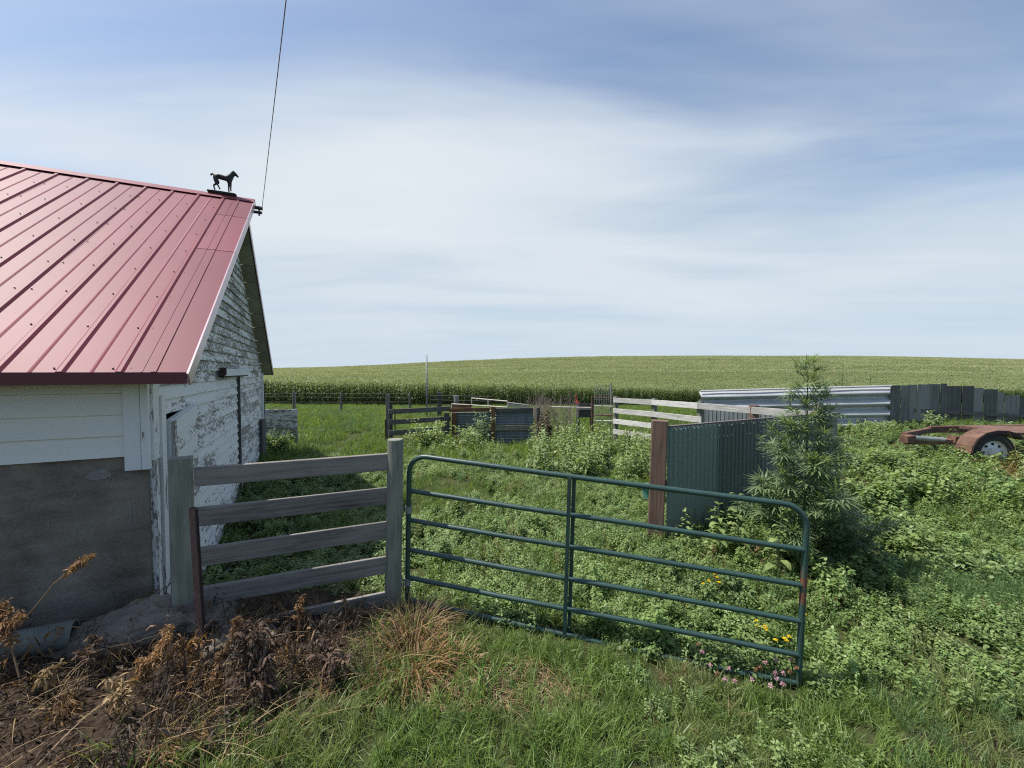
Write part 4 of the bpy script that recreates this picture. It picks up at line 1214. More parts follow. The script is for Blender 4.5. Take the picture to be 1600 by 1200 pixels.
a, b2 = G(338, 905), G(362, 880)
a = G(345, 905); b2 = G(368, 868)
o_ = board('loose_plank', a + UP*.03, b2 + UP*.05, .09, .03, M['greywood'], None); tag(o_, 'loose plank lying on the dirt by the barn wall', 'plank')

# ------------------------------------------------------------------ vegetation prototypes (kept outside the scene collection)
def rv(a, b): return random.uniform(a, b)
def hdir(a, el): return Vector((math.cos(a)*math.cos(el), math.sin(a)*math.cos(el), math.sin(el)))
PROTO = {}
def proto(kind, mb, mat):
    lst = PROTO.setdefault(kind, [])
    o_ = mb.build('%s_sprig' % kind, mat, None, origin=(0, 0, 0), link=False)
    lst.append(o_)
    return o_
def tuft(n, h0, h1, w, spread, droop, seg=3):
    mb = MB()
    for _ in range(n):
        mb.cv = random.random()
        a = rv(0, 2*math.pi); r_ = spread * math.sqrt(random.random())
        mb.leaf((r_*math.cos(a*1.7), r_*math.sin(a*1.7), -.01), hdir(a, R(rv(40, 85))), rv(h0, h1), w*rv(.6, 1.2), rv(.2, 1)*droop, seg, roll=rv(-.6, .6), shape=.6)
    return mb
for _ in range(8): proto('grass', tuft(34, .06, .17, .0055, .075, 1.1), M['grass'])
for _ in range(4): proto('longgrass', tuft(26, .16, .34, .008, .07, 1.4, 4), M['grass'])
for _ in range(5): proto('lawn', tuft(40, .08, .20, .010, .16, .8, 2), M['lawn'])
def dead_sprig():
    mb = MB()
    for q_ in range(4):
        a = rv(0, 6.3); b0 = Vector((rv(-.06, .06), rv(-.06, .06), -.02)); H = rv(.14, .34); d_ = hdir(a, R(rv(40, 85))); tip = b0 + d_*H; mb.cv = rv(.2, .7)
        mb.tube([b0, b0.lerp(tip, .5) + UP*.02, tip], [.0035, .003, .0015], 3, False)
        for i in range(18):
            mb.cv = rv(0, 1); c0 = b0.lerp(tip, rv(.2, 1)) + Vector((rv(-1, 1), rv(-1, 1), rv(-1, .5)))*.025
            mb.leaf(c0, hdir(rv(0, 6.3), R(rv(-60, 30))), rv(.03, .085), rv(.004, .012), rv(.8, 2.4), 3, roll=rv(-1.5, 1.5))
    return mb
for _ in range(5): proto('deadsprig', dead_sprig(), M['deadgrey'])
for _ in range(3): proto('drysprig', dead_sprig(), M['dryleaf'])
for _ in range(5): proto('straw', tuft(30, .10, .32, .005, .09, 1.7, 4), M['straw'])
def broad_plant(h, nn, L, w, stem=True, mat='weed', whorl=2, up=.35, droop=.9):
    mb = MB()
    lean = Vector((rv(-.15, .15), rv(-.15, .15), 1))
    if stem:
        mb.cv = .3; mb.tube([(0, 0, -.03), lean*h*.5, lean*h], [.005, .004, .0015], 4, False)
    for i in range(nn):
        k = (i + .5) / nn
        a0 = rv(0, 6.3)
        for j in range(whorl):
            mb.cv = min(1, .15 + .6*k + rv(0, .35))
            a = a0 + j*2*math.pi/whorl + rv(-.3, .3)
            ll = L*(1.1 - .55*k)*rv(.7, 1.2)
            st_ = hdir(a, R(rv(5, 45)))
            b0 = lean*h*k
            st_len = ll*rv(.2, .6)
            mb.leaf(b0 + st_*st_len, hdir(a, R(rv(-25, 35))), ll, w*ll/L*rv(.8, 1.2), rv(.3, 1)*droop, 3, roll=rv(-.5, .5), shape=.75)
    return mb
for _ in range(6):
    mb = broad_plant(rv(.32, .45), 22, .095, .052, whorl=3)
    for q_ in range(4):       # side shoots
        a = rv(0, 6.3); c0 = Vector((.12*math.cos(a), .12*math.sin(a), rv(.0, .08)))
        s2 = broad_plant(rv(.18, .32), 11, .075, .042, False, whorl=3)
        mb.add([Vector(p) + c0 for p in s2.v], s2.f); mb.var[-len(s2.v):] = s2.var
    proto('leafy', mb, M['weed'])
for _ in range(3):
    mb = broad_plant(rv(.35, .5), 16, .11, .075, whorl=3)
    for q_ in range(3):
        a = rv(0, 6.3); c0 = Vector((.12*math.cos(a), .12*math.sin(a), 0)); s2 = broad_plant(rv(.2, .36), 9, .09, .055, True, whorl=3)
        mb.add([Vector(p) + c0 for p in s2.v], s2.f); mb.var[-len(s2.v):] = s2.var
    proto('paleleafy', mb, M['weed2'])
def seed_stalk():
    mb = MB()
    for q_ in range(4):
        a = rv(0, 6.3); d_ = hdir(a, R(rv(70, 88))); H = rv(.3, .55); b0 = Vector((rv(-.05, .05), rv(-.05, .05), 0)); mb.cv = rv(.2, .9)
        mb.leaf(b0, d_, H, .004, .15, 3, shape=.3)
        for i in range(14):
            mb.cv = rv(.1, 1); k = rv(.65, 1); mb.leaf(b0 + d_*H*k*.96, (d_ + hdir(rv(0, 6.3), rv(-.4, .6))*.8).normalized(), rv(.02, .045), .008, .3, 2, roll=rv(0, 3))
    return mb
for _ in range(4): proto('seedstalk', seed_stalk(), M['straw'])
for _ in range(5): 
    mb = MB()
    for q_ in range(11):
        a = rv(0, 6.3); r_ = .17*math.sqrt(random.random()); s2 = broad_plant(rv(.03, .13), 6, .034, .019, False, whorl=3, droop=.5)
        mb.add([Vector(p) + Vector((r_*math.cos(a), r_*math.sin(a), 0)) for p in s2.v], s2.f); mb.var[-len(s2.v):] = s2.var
    proto('creeper', mb, M['weed2'] if _ % 2 else M['weed'])
def feather(h, nb):
    mb = MB()
    for i in range(nb):
        a = rv(0, 6.3); el = R(rv(45, 85)); d_ = hdir(a, el); L = h*rv(.6, 1.1); mb.cv = rv(0, .6)
        b0 = Vector((rv(-.05, .05), rv(-.05, .05), -.01))
        mb.leaf(b0, d_, L, .004, .3, 3)
        for j in range(16):
            k = rv(.15, 1); mb.cv = rv(.2, 1)
            mb.leaf(b0 + d_*L*k, (d_*.8 + hdir(rv(0, 6.3), rv(-.3, .8))).normalized(), rv(.02, .045), .003, .2, 2, roll=rv(0, 3))
    return mb
for _ in range(5): proto('feather', feather(.24, 16), M['fine'])
def nettle(h):
    mb = broad_plant(h, 10, .13, .075, whorl=2, droop=1.3)
    for q_ in range(3):
        a = rv(0, 6.3); s2 = broad_plant(h*rv(.5, .8), 8, .10, .06, True, whorl=2, droop=1.3)
        c0 = Vector((.1*math.cos(a), .1*math.sin(a), 0)); mb.add([Vector(p) + c0 for p in s2.v], s2.f); mb.var[-len(s2.v):] = s2.var
    return mb
for _ in range(5): proto('nettle', nettle(rv(.55, .8)), M['weed2'])
def corn_plant(mb, x, y, H, mats=None):
    c0 = Vector((x, y, 0)); mb.cv = .35
    mb.tube([c0 - UP*.1, c0 + UP*H*.55, c0 + UP*H*.93], [.013, .012, .006], 4, False)
    a0 = rv(0, 3.1)
    for i in range(10):
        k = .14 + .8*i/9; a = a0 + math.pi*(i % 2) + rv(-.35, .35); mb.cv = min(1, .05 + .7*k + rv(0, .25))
        mb.leaf(c0 + UP*H*k*.97, hdir(a, R(rv(42, 66))), rv(.55, .85)*(1 - .35*abs(k-.5)), .10, rv(1.1, 2.0), 4, shape=.55, roll=rv(-.3, .3))
def tassel(mb, x, y, H):
    for i in range(6):
        mb.cv = rv(0, 1); mb.leaf(Vector((x, y, H*.92)), hdir(rv(0, 6.3), R(rv(55, 88))), rv(.22, .34), .014, .5, 2)
def joined(lst, name):
    """Several builders, one material each, as one mesh."""
    vs, fs, us, var, mi = [], [], [], [], []
    for k, (mb, mt) in enumerate(lst):
        o0 = len(vs); vs += mb.v; var += mb.var; us += mb.uv
        fs += [tuple(o0 + j for j in f) for f in mb.f]; mi += [k]*len(mb.f)
    big = MB(); big.v, big.f, big.uv, big.var = vs, fs, us, var
    o_ = big.build(name, lst[0][1], None, origin=(0, 0, 0), link=False)
    for mb, mt in lst[1:]: o_.data.materials.append(mt)
    o_.data.polygons.foreach_set('material_index', mi)
    return o_
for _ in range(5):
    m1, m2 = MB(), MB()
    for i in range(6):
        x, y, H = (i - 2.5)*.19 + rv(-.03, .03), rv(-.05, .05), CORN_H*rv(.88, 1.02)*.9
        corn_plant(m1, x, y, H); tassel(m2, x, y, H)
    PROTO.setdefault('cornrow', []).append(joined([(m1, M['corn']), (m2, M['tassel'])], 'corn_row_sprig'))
for _ in range(4):
    m1, m2 = MB(), MB()
    for r_ in range(5):
        for i in range(16):
            x, y, H = (i - 7.5)*.31 + rv(-.1, .1), (r_ - 2)*.76 + rv(-.06, .06), CORN_H*rv(.82, 1.04)*.92
            for q_ in range(4):
                m1.cv = rv(.2, 1); m1.leaf((x, y, H*rv(.62, .9)), hdir(rv(0, 6.3), R(rv(25, 60))), rv(.5, .8), .11, 1.4, 2)
            for q_ in range(2):
                m2.cv = rv(0, 1); m2.leaf((x, y, H*.88), hdir(rv(0, 6.3), R(rv(50, 85))), .42, .075, .5, 2)
    m1.cv = .1
    PROTO.setdefault('cornblock', []).append(joined([(m1, M['corn']), (m2, M['tassel'])], 'corn_block_sprig'))

def scatter(name, kind, pts, rot, scl, label, cat, tilt=0.0):
    """One 'stuff' object: real plants instanced on points by geometry nodes."""
    protos = PROTO[kind] if isinstance(kind, str) else sum((PROTO[k] for k in kind), [])
    c = bpy.data.collections.new(name + '_sources')
    for i, o_ in enumerate(protos):
        if len(o_.users_collection) == 0 or True:
            d_ = o_.copy(); d_.name = '%s_%03d' % (name, i); c.objects.link(d_)
    n = len(pts)
    me = bpy.data.meshes.new(name); me.vertices.add(n); me.vertices.foreach_set('co', np.asarray(pts, np.float32).ravel())
    r3 = np.zeros((n, 3), np.float32); r3[:, 2] = rot
    if tilt: r3[:, :2] = rng.normal(0, tilt, (n, 2))
    a = me.attributes.new('rot', 'FLOAT_VECTOR', 'POINT'); a.data.foreach_set('vector', r3.ravel())
    a = me.attributes.new('scl', 'FLOAT', 'POINT'); a.data.foreach_set('value', np.asarray(scl, np.float32))
    a = me.attributes.new('pid', 'INT', 'POINT'); a.data.foreach_set('value', rng.integers(0, len(protos), n).astype(np.int32))
    o_ = bpy.data.objects.new(name, me); COL.objects.link(o_)
    ng = bpy.data.node_groups.new(name + '_nodes', 'GeometryNodeTree')
    ng.interface.new_socket('Geometry', in_out='INPUT', socket_type='NodeSocketGeometry')
    ng.interface.new_socket('Geometry', in_out='OUTPUT', socket_type='NodeSocketGeometry')
    gi, go = ng.nodes.new('NodeGroupInput'), ng.nodes.new('NodeGroupOutput')
    ci = ng.nodes.new('GeometryNodeCollectionInfo'); ci.inputs['Collection'].default_value = c
    ci.inputs['Separate Children'].default_value = True; ci.inputs['Reset Children'].default_value = True
    ip = ng.nodes.new('GeometryNodeInstanceOnPoints'); ip.inputs['Pick Instance'].default_value = True
    def na(nm, ty):
        q_ = ng.nodes.new('GeometryNodeInputNamedAttribute'); q_.data_type = ty; q_.inputs['Name'].default_value = nm
        return [s_ for s_ in q_.outputs if s_.enabled][0]
    er = ng.nodes.new('FunctionNodeEulerToRotation')
    L = ng.links.new
    L(gi.outputs[0], ip.inputs['Points']); L(ci.outputs[0], ip.inputs['Instance'])
    L(na('pid', 'INT'), ip.inputs['Instance Index']); L(na('rot', 'FLOAT_VECTOR'), er.inputs[0]); L(er.outputs[0], ip.inputs['Rotation'])
    L(na('scl', 'FLOAT'), ip.inputs['Scale']); L(ip.outputs[0], go.inputs[0])
    md = o_.modifiers.new('scatter', 'NODES'); md.node_group = ng
    return tag(o_, label, cat, None, 'stuff')

def sample(x0, x1, y0, y1, dens, keep=None):
    n = int((x1-x0)*(y1-y0)*dens)
    X = rng.uniform(x0, x1, n); Y = rng.uniform(y0, y1, n)
    k = np.ones(n, bool) if keep is None else keep(X, Y)
    # nothing grows inside the barn; only what the camera's neighbourhood can see
    k &= ~((((X - C0.x)*e.x + (Y - C0.y)*e.y) < .04) & (((X - C0.x)*g.x + (Y - C0.y)*g.y) > -.03) & (((X - C0.x)*g.x + (Y - C0.y)*g.y) < WID))
    k &= np.abs(X) < 1.45*np.maximum(Y, 0) + 2.0
    X, Y = X[k], Y[k]
    return np.stack([X, Y, terrain(X, Y)], 1)
def vnoise(X, Y, s, seed):
    rr = np.random.default_rng(seed); v = 0
    for i in range(7):
        a = rr.uniform(0, 6.3); f_ = rr.uniform(.5, 1.6)*s; v = v + np.sin((X*math.cos(a) + Y*math.sin(a))*f_ + rr.uniform(0, 6.3))
    return v / 7 * 1.6
def gate_y(X): return gl.y + (X - gl.x)*(gr.y - gl.y)/(gr.x - gl.x)
def dirt_edge(Y): return -1.45 + (Y - 2.05)*.72
gsp = G(770, 1065)
bareA, bareB = G(1330, 760), G(1470, 1170)
def front(X, Y):
    k = (X > dirt_edge(Y) + .18*vnoise(X, Y, 4, 5)) & (Y < gate_y(X) + .15)
    b_ = blob(X, Y, gsp.x, gsp.y, .42, .2) + blob(X, Y, bareB.x, bareB.y, .45, .13)
    return k & (rng.random(len(X)) > b_*.85)
p = sample(-2, 6.5, 1.0, 3.7, 210, front)
scatter('lawn_grass', 'grass', p, rng.uniform(0, 6.3, len(p)), rng.uniform(.6, 1.25, len(p))*np.where((np.abs(p[:, 1] - gate_y(p[:, 0])) < .15) & (p[:, 0] > -.9) & (p[:, 0] < 2.0), .5, 1.0), 'short green lawn grass in front of the gate', 'grass', .12)
p = sample(-2, 4, 1.0, 3.7, 26, lambda X, Y: front(X, Y) & (vnoise(X, Y, 3, 2) > -.1) & (X < 1.2) & (Y < gate_y(X) - .35))
scatter('long_grass', 'longgrass', p, rng.uniform(0, 6.3, len(p)), rng.uniform(.6, 1.1, len(p)), 'longer arching grass blades along the dead weeds', 'grass', .15)
p = sample(.4, 7, 1.2, 4.6, 42, lambda X, Y: (X > .9 + rng.normal(0, .3, len(X))) & (vnoise(X, Y, 2.2, 9) > 0.0) & (Y < 4.2) & ((X > 2.1) | (np.abs(Y - gate_y(X)) > .3)))
scatter('feathery_weeds', 'feather', p, rng.uniform(0, 6.3, len(p)), rng.uniform(.45, .9, len(p)), 'fine feathery green weeds across the front right ground', 'weeds', .1)
fp = G(1490, 925)
p = sample(fp.x - .9, fp.x + .9, fp.y - .5, fp.y + .6, 170, lambda X, Y: rng.random(len(X)) < 1.4*blob(X, Y, fp.x, fp.y, .55, .33))
scatter('feathery_patch', 'feather', p, rng.uniform(0, 6.3, len(p)), rng.uniform(.8, 1.25, len(p)), 'soft dark green feathery patch on the right of the gate', 'weeds', .15)
def penok(X, Y):
    return (Y > gate_y(X) + .05) & (rng.random(len(X)) > .75*blob(X, Y, -2.9, 4.6, .6, .9)) & (rng.random(len(X)) > 1.1*blob(X, Y, bareA.x, bareA.y, .4, .6))
p = sample(-4.6, 7.5, 2.4, 9.5, 46, lambda X, Y: penok(X, Y) & (vnoise(X, Y, 1.6, 21) > -.55))
scatter('creeping_weeds', 'creeper', p, rng.uniform(0, 6.3, len(p)), rng.uniform(.7, 1.5, len(p)), 'low creeping small-leaved weeds inside the pen', 'weeds', .12)
p = sample(-4.6, 7.5, 2.4, 10, 55, lambda X, Y: penok(X, Y) & (vnoise(X, Y, 1.9, 31) > -.35))
scatter('pen_grass', 'grass', p, rng.uniform(0, 6.3, len(p)), rng.uniform(.9, 1.6, len(p)), 'rough green grass inside the pen behind the gate', 'grass', .15)
p = sample(-4, 6, 3.2, 10, 7, lambda X, Y: penok(X, Y) & (vnoise(X, Y, 2.0, 41) > .15))
scatter('pen_weeds', 'leafy', p, rng.uniform(0, 6.3, len(p)), rng.uniform(.45, .85, len(p)), 'scattered knee-low leafy weeds inside the pen', 'weeds', .15)
# dense leafy weeds on the right
def rightweeds(X, Y):
    k = (X > 3.0 + .3*vnoise(X, Y, 2, 3)) & (Y > 3.85 + .15*(X - 3) * .2 + .3*vnoise(X, Y, 1.5, 8))
    wx, wy = gb.x, gb.y
    k &= ~((X < gb.x + .3) & (Y > ga.y + (X - ga.x)*(gb.y - ga.y)/(gb.x - ga.x) - .1))
    k &= rng.random(len(X)) > 1.3*blob(X, Y, bareA.x, bareA.y, .55, .8)
    k &= vnoise(X, Y, 1.7, 33) > -.62
    return k
p = sample(2.8, 15, 3.2, 12.2, 24, rightweeds)
scl = rng.uniform(.55, 1.35, len(p))*(.9 + .3*vnoise(p[:, 0], p[:, 1], 1.2, 77))*np.where(p[:, 1] > 7.6, .5, .9)
scatter('leafy_weeds', ['leafy', 'paleleafy'], p, rng.uniform(0, 6.3, len(p)), scl, 'dense mass of leafy green weeds around the trailer', 'weeds', .15)
p = sample(2.2, 6.5, 2.6, 4.3, 9, lambda X, Y: vnoise(X, Y, 2.4, 15) > .0)
scatter('low_weeds', 'leafy', p, rng.uniform(0, 6.3, len(p)), rng.uniform(.3, .55, len(p)), 'small leafy weeds in the grass right of the gate', 'weeds', .2)
# tall weeds before the pens
def tallw(X, Y):
    u = az(X, Y)
    a = (u > 640) & (u < 790) & (Y > 9.3) & (Y < 12.4)
    b_ = (u > 830) & (u < 1030) & (Y > 7.6) & (Y < 12.4)
    return (a & (rng.random(len(X)) < .7)) | b_
p = sample(-3.2, 5, 7.4, 12.6, 11, tallw)
scatter('tall_weeds', 'nettle', p, rng.uniform(0, 6.3, len(p)), rng.uniform(.7, 1.15, len(p))*np.where(az(p[:, 0], p[:, 1]) < 800, .55, 1.0), 'tall pale leafy weeds growing before the far pens', 'weeds', .12)
p = sample(1.6, 4.4, 4.5, 6.0, 16, lambda X, Y: (Y < ga.y + (X - ga.x)*(gb.y - ga.y)/(gb.x - ga.x) - .12) & (X > 1.95) & (X < 4.2) & (Y > 4.35 + rng.normal(0, .1, len(X))))
scatter('wall_weeds', 'nettle', p, rng.uniform(0, 6.3, len(p)), rng.uniform(.42, .75, len(p)), 'broad-leaved weeds along the foot of the green sheet wall', 'weeds', .15)
# far lawn to the corn
def farok(X, Y): return (Y < corn_front(az(X, Y)) - .3)
p = sample(-26, 40, 8.5, 20, 13, lambda X, Y: farok(X, Y) & (np.abs(X) < 1.35*Y) & ~((X > 5) & (Y < 12.2)))
scatter('far_grass', 'lawn', p, rng.uniform(0, 6.3, len(p)), rng.uniform(1.0, 1.9, len(p)), 'bright green grass beyond the pen', 'grass', .1)
p = sample(-50, 70, 20, 58, 5.0, lambda X, Y: farok(X, Y) & (np.abs(X) < 1.3*Y))
scatter('meadow_grass', 'lawn', p, rng.uniform(0, 6.3, len(p)), rng.uniform(1.0, 1.7, len(p)), 'distant grass strip in front of the corn', 'grass', .1)
# corn
pts, rots, scs = [], [], []
for i in range(92):
    A = np.arange(-1.36, 1.36, .0275*(1 if i < 70 else 1.2))
    u = CX + F*A; yf = corn_front(np.clip(u, -400, 2200)) + .76*i
    st_ = 1.12 / yf
    a = -1.36
    A = []
    while a < 1.36:
        A.append(a); a += 1.12 / (np.interp(CX + F*a, *YF_) + .76*i)
    A = np.array(A); Y = corn_front(CX + F*A) + .76*i + rng.normal(0, .05, len(A)); X = A*Y
    pts.append(np.stack([X, Y, terrain(X, Y)], 1)); rots.append(rng.normal(0, .06, len(A)) + np.where(rng.random(len(A)) < .5, 0, math.pi)); scs.append(rng.uniform(.98, 1.16, len(A)))
p = np.concatenate(pts)
scatter('corn_rows', 'cornrow', p, np.concatenate(rots), np.concatenate(scs), 'rows of tasselled green corn beyond the grass', 'corn')
pts = []
Yb = 0.0
i = 0
while True:
    off = 92*.76 + i*3.7
    if off > 330: break
    A = []; a = -1.36
    while a < 1.36:
        A.append(a); a += 4.7 / (np.interp(CX + F*a, *YF_) + off)
    A = np.array(A) + rng.normal(0, .002, len(A)); Y = corn_front(CX + F*A) + off; X = A*Y
    pts.append(np.stack([X, Y, terrain(X, Y)], 1)); i += 1
p = np.concatenate(pts)
scatter('corn_hill', 'cornblock', p, np.where(rng.random(len(p)) < .5, 0, math.pi) + rng.normal(0, .03, len(p)), rng.uniform(.95, 1.07, len(p))*(1 + .17*vnoise(p[:, 0]*.45, p[:, 1], .13, 88)), 'corn covering the low hill on the skyline', 'corn')

# ------------------------------------------------------------------ single plants
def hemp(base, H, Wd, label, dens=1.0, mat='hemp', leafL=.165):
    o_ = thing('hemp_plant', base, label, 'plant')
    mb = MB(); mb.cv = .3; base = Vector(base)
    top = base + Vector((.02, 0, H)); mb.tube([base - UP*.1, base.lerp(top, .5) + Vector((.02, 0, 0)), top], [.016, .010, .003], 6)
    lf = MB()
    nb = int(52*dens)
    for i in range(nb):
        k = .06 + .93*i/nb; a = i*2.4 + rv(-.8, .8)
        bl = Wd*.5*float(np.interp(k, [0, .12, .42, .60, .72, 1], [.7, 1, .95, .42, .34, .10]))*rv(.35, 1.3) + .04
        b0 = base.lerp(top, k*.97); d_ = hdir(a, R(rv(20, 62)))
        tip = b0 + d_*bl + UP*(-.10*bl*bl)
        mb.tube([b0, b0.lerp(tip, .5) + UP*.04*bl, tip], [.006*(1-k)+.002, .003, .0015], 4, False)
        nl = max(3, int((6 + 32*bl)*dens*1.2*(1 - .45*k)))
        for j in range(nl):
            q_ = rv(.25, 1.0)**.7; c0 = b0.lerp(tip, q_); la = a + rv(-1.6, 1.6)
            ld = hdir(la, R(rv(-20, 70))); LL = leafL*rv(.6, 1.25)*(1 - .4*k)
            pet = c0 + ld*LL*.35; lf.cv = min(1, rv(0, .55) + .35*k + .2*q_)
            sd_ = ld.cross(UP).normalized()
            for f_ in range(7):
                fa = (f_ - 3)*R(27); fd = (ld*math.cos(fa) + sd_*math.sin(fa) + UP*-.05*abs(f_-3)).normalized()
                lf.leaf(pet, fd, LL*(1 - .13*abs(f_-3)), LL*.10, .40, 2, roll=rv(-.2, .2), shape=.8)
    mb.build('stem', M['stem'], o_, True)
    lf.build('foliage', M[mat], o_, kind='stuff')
    return o_
hp_ = G(1252, 892)
hemp(hp_, 2.0 + 25/F*hp_.y - hp_.z, 1.15, 'tall bushy hemp plant standing in front of the green sheet wall', 1.2, 'hemp', .19)
q_ = P(1312, 700, 12.9); hemp((q_.x, q_.y, tz(q_.x, q_.y)), P(1312, 562, 12.9).z - tz(q_.x, q_.y), 1.0, 'thin wispy plant rising behind the silver windbreak', .6)
q_ = P(1356, 700, 12.9); hemp((q_.x, q_.y, tz(q_.x, q_.y)), P(1356, 572, 12.9).z - tz(q_.x, q_.y), 1.0, 'shorter wispy plant behind the right half of the silver windbreak', .5)
q_ = P(1310, 900, 4.45); hemp((q_.x, q_.y, tz(q_.x, q_.y)), 0.75, .8, 'low dark hemp bush at the right foot of the tall one', .8)

def bush(name, base, W_, H, n, L, w, mat, label, cat='bush', clumps=14, stem='stem'):
    base = Vector(base); o_ = thing(name, base, label, cat)
    mb = MB(); lf = MB(); mb.cv = .3
    for i in range(clumps):
        a = rv(0, 6.3); r_ = W_*.5*math.sqrt(random.random()); hh = H*rv(.35, 1)*(1 - .3*(r_/(W_*.5))**2)
        tip = base + Vector((r_*math.cos(a), r_*math.sin(a), hh))
        mb.tube([base - UP*.05, base.lerp(tip, .5) + UP*hh*.08, tip], [.008, .006, .002], 4, False)
        for j in range(n // clumps):
            q_ = rv(.25, 1.05); c0 = base.lerp(tip, q_) + Vector((rv(-1, 1), rv(-1, 1), rv(-.6, .6)))*W_*.11
            lf.cv = min(1, rv(0, .6) + .4*q_)
            lf.leaf(c0, hdir(rv(0, 6.3), R(rv(-30, 55))), L*rv(.6, 1.2), w*rv(.7, 1.2), .8, 2, roll=rv(-.8, .8))
    mb.build('stem', M[stem], o_); lf.build('foliage', M[mat], o_, kind='stuff')
    return o_
def gz_(u, v, Y): 
    c = P(u, v, Y); return Vector((c.x, c.y, tz(c.x, c.y)))
bush('leafy_bush', gz_(746, 690, 12.6), 1.0, P(746, 637, 12.6).z - gz_(746, 690, 12.6).z, 900, .12, .04, 'hemp', 'grey-green bush growing against the corrugated pen')
bush('leafy_bush', gz_(668, 700, 11.6), 1.4, .85, 900, .10, .055, 'weed2', 'broad pale bush below the dark board fence')
bush('leafy_bush', gz_(725, 705, 11.2), 1.3, .75, 800, .10, .055, 'weed2', 'rounded bush in front of the pen plank')
bush('leafy_bush', gz_(1451, 668, 11.6), .6, P(1451, 641, 11.6).z - gz_(1451, 668, 11.6).z, 500, .12, .04, 'hemp', 'dark bush in front of the grey upright panels')
bush('leafy_bush', gz_(1374, 670, 11.6), .8, P(1374, 655, 11.6).z - gz_(1374, 668, 11.6).z, 500, .12, .04, 'hemp', 'dark bush under the right end of the silver windbreak')
bush('leafy_bush', gz_(1568, 668, 12.8), .7, P(1568, 657, 12.8).z - gz_(1568, 668, 12.8).z, 350, .12, .04, 'hemp', 'small dark bush behind the trailer deck')
bush('leafy_bush', gz_(430, 690, 9.9), .9, .7, 700, .10, .05, 'weed', 'dark weed clump in the shade of the barn end')
# bare brush right of the pen
o_ = thing('bare_brush', gz_(850, 690, 14.2), 'grey leafless brush standing right of the corrugated pen', 'brush')
mb = MB(); b0 = gz_(850, 690, 14.2)
for i in range(150):
    a = rv(0, 6.3); c0 = b0 + Vector((rv(-.7, .9), rv(-.4, .4), 0)); d_ = hdir(a, R(rv(60, 88))); L = rv(.9, 1.75); mb.cv = random.random()
    mid = c0 + d_*L*.5; mb.tube([c0, mid, mid + (d_ + hdir(rv(0, 6.3), .3)*.25).normalized()*L*.5], [.006, .005, .003], 3, False)
    for j in range(3):
        q_ = c0.lerp(mid + d_*L*.4, rv(.4, 1)); mb.tube([q_, q_ + hdir(rv(0, 6.3), R(rv(20, 60)))*rv(.15, .35)], [.004, .0025], 3, False)
mb.build('twigs', M['twig'], o_, kind='stuff')
# dark vine heap at the pen's right end
bush('vine_heap', gz_(851, 690, 12.7), .5, P(851, 638, 12.7).z - gz_(851, 690, 12.7).z, 900, .09, .06, 'deadgrey', 'dark dead vine hanging over the right post of the pen', 'vine', 14, 'twig')

# two nettle stalks by the gate, leaf by leaf
def stalk(base, H, label, n=9, L=.12):
    base = Vector(base); o_ = thing('weed_stalk', base, label, 'weed', None)
    mb = MB(); mb.cv = .5; top = base + Vector((rv(-.04, .04), 0, H)); mb.tube([base - UP*.05, base.lerp(top, .5), top], [.007, .006, .003], 6); mb.build('stem', M['stem'], o_)
    for i in range(n):
        k = .25 + .75*i/(n-1)
        for j in range(2):
            a = i*1.57 + j*math.pi + rv(-.3, .3); mb = MB(); mb.cv = rv(.4, 1)
            c0 = base.lerp(top, k); ll = L*(1.1 - .6*max(0, k-.5)*1.6)*rv(.85, 1.15); d_ = hdir(a, R(rv(0, 35) + 25*(k > .9)))
            mb.leaf(c0 + d_*ll*.25, d_, ll, ll*.55, 1.2, 4, shape=.75); mb.build('leaf', M['weed2'], o_)
    return o_
q_ = P(1127, 830, 4.55); stalk((q_.x, q_.y, tz(q_.x, q_.y)), P(1127, 790, 4.55).z - tz(q_.x, q_.y), 'left one of two upright broad-leaved weed stalks before the green wall', 8)
q_ = P(1156, 830, 4.5); stalk((q_.x, q_.y, tz(q_.x, q_.y)), P(1156, 774, 4.5).z - tz(q_.x, q_.y), 'taller upright broad-leaved weed stalk left of the hemp plant', 9)
q_ = P(1215, 830, 4.1); stalk((q_.x, q_.y, tz(q_.x, q_.y)), .62, 'leafy weed stalk inside the rounded gate corner', 8)

# yellow and pink flowers
def flower_plant(name, pts_, mat, r_, label, cat, petal=True):
    b0 = G(*pts_[0][:2]); o_ = thing(name, b0, label, cat)
    for (u, v, h) in pts_:
        q_ = G(u, v + h * 120); q_ = Vector((q_.x, q_.y, tz(q_.x, q_.y)))
        top = P(u, v, q_.y)
        mb = MB(); mb.cv = .5; mb.tube([q_, q_.lerp(top, .6) + Vector((.01, 0, 0)), top], .0025, 4); mb.build('stem', M['stem'], o_)
        mb = MB()
        if petal:
            for k in range(9):
                mb.cv = rv(.3, 1); mb.leaf(top, hdir(k*.7, R(rv(0, 30))), r_, r_*.6, .1, 2)
            mb.tube([top, top + UP*.01], .008, 6)
        else:
            for k in range(34):
                mb.cv = random.random(); mb.leaf(top + hdir(rv(0, 6.3), rv(-1.2, 1.5))*r_*.3, hdir(rv(0, 6.3), rv(-.4, 1.5)), r_*.8, r_*.22, .0, 2)
        mb.build('bloom', mat, o_)
    return o_
flower_plant('yellow_flower', [(1117, 897, .2), (1123, 910, .2), (1108, 908, .2), (1098, 912, .2), (1120, 902, .2)], M['yellow'], .022, 'small yellow flowers above the middle rails of the gate', 'flowers')
flower_plant('yellow_flower', [(1181, 970, .22), (1183, 978, .22), (1193, 981, .22), (1199, 985, .22), (1196, 979, .22)], M['yellow'], .022, 'brightest yellow flower cluster below the lowest inner rail', 'flowers')
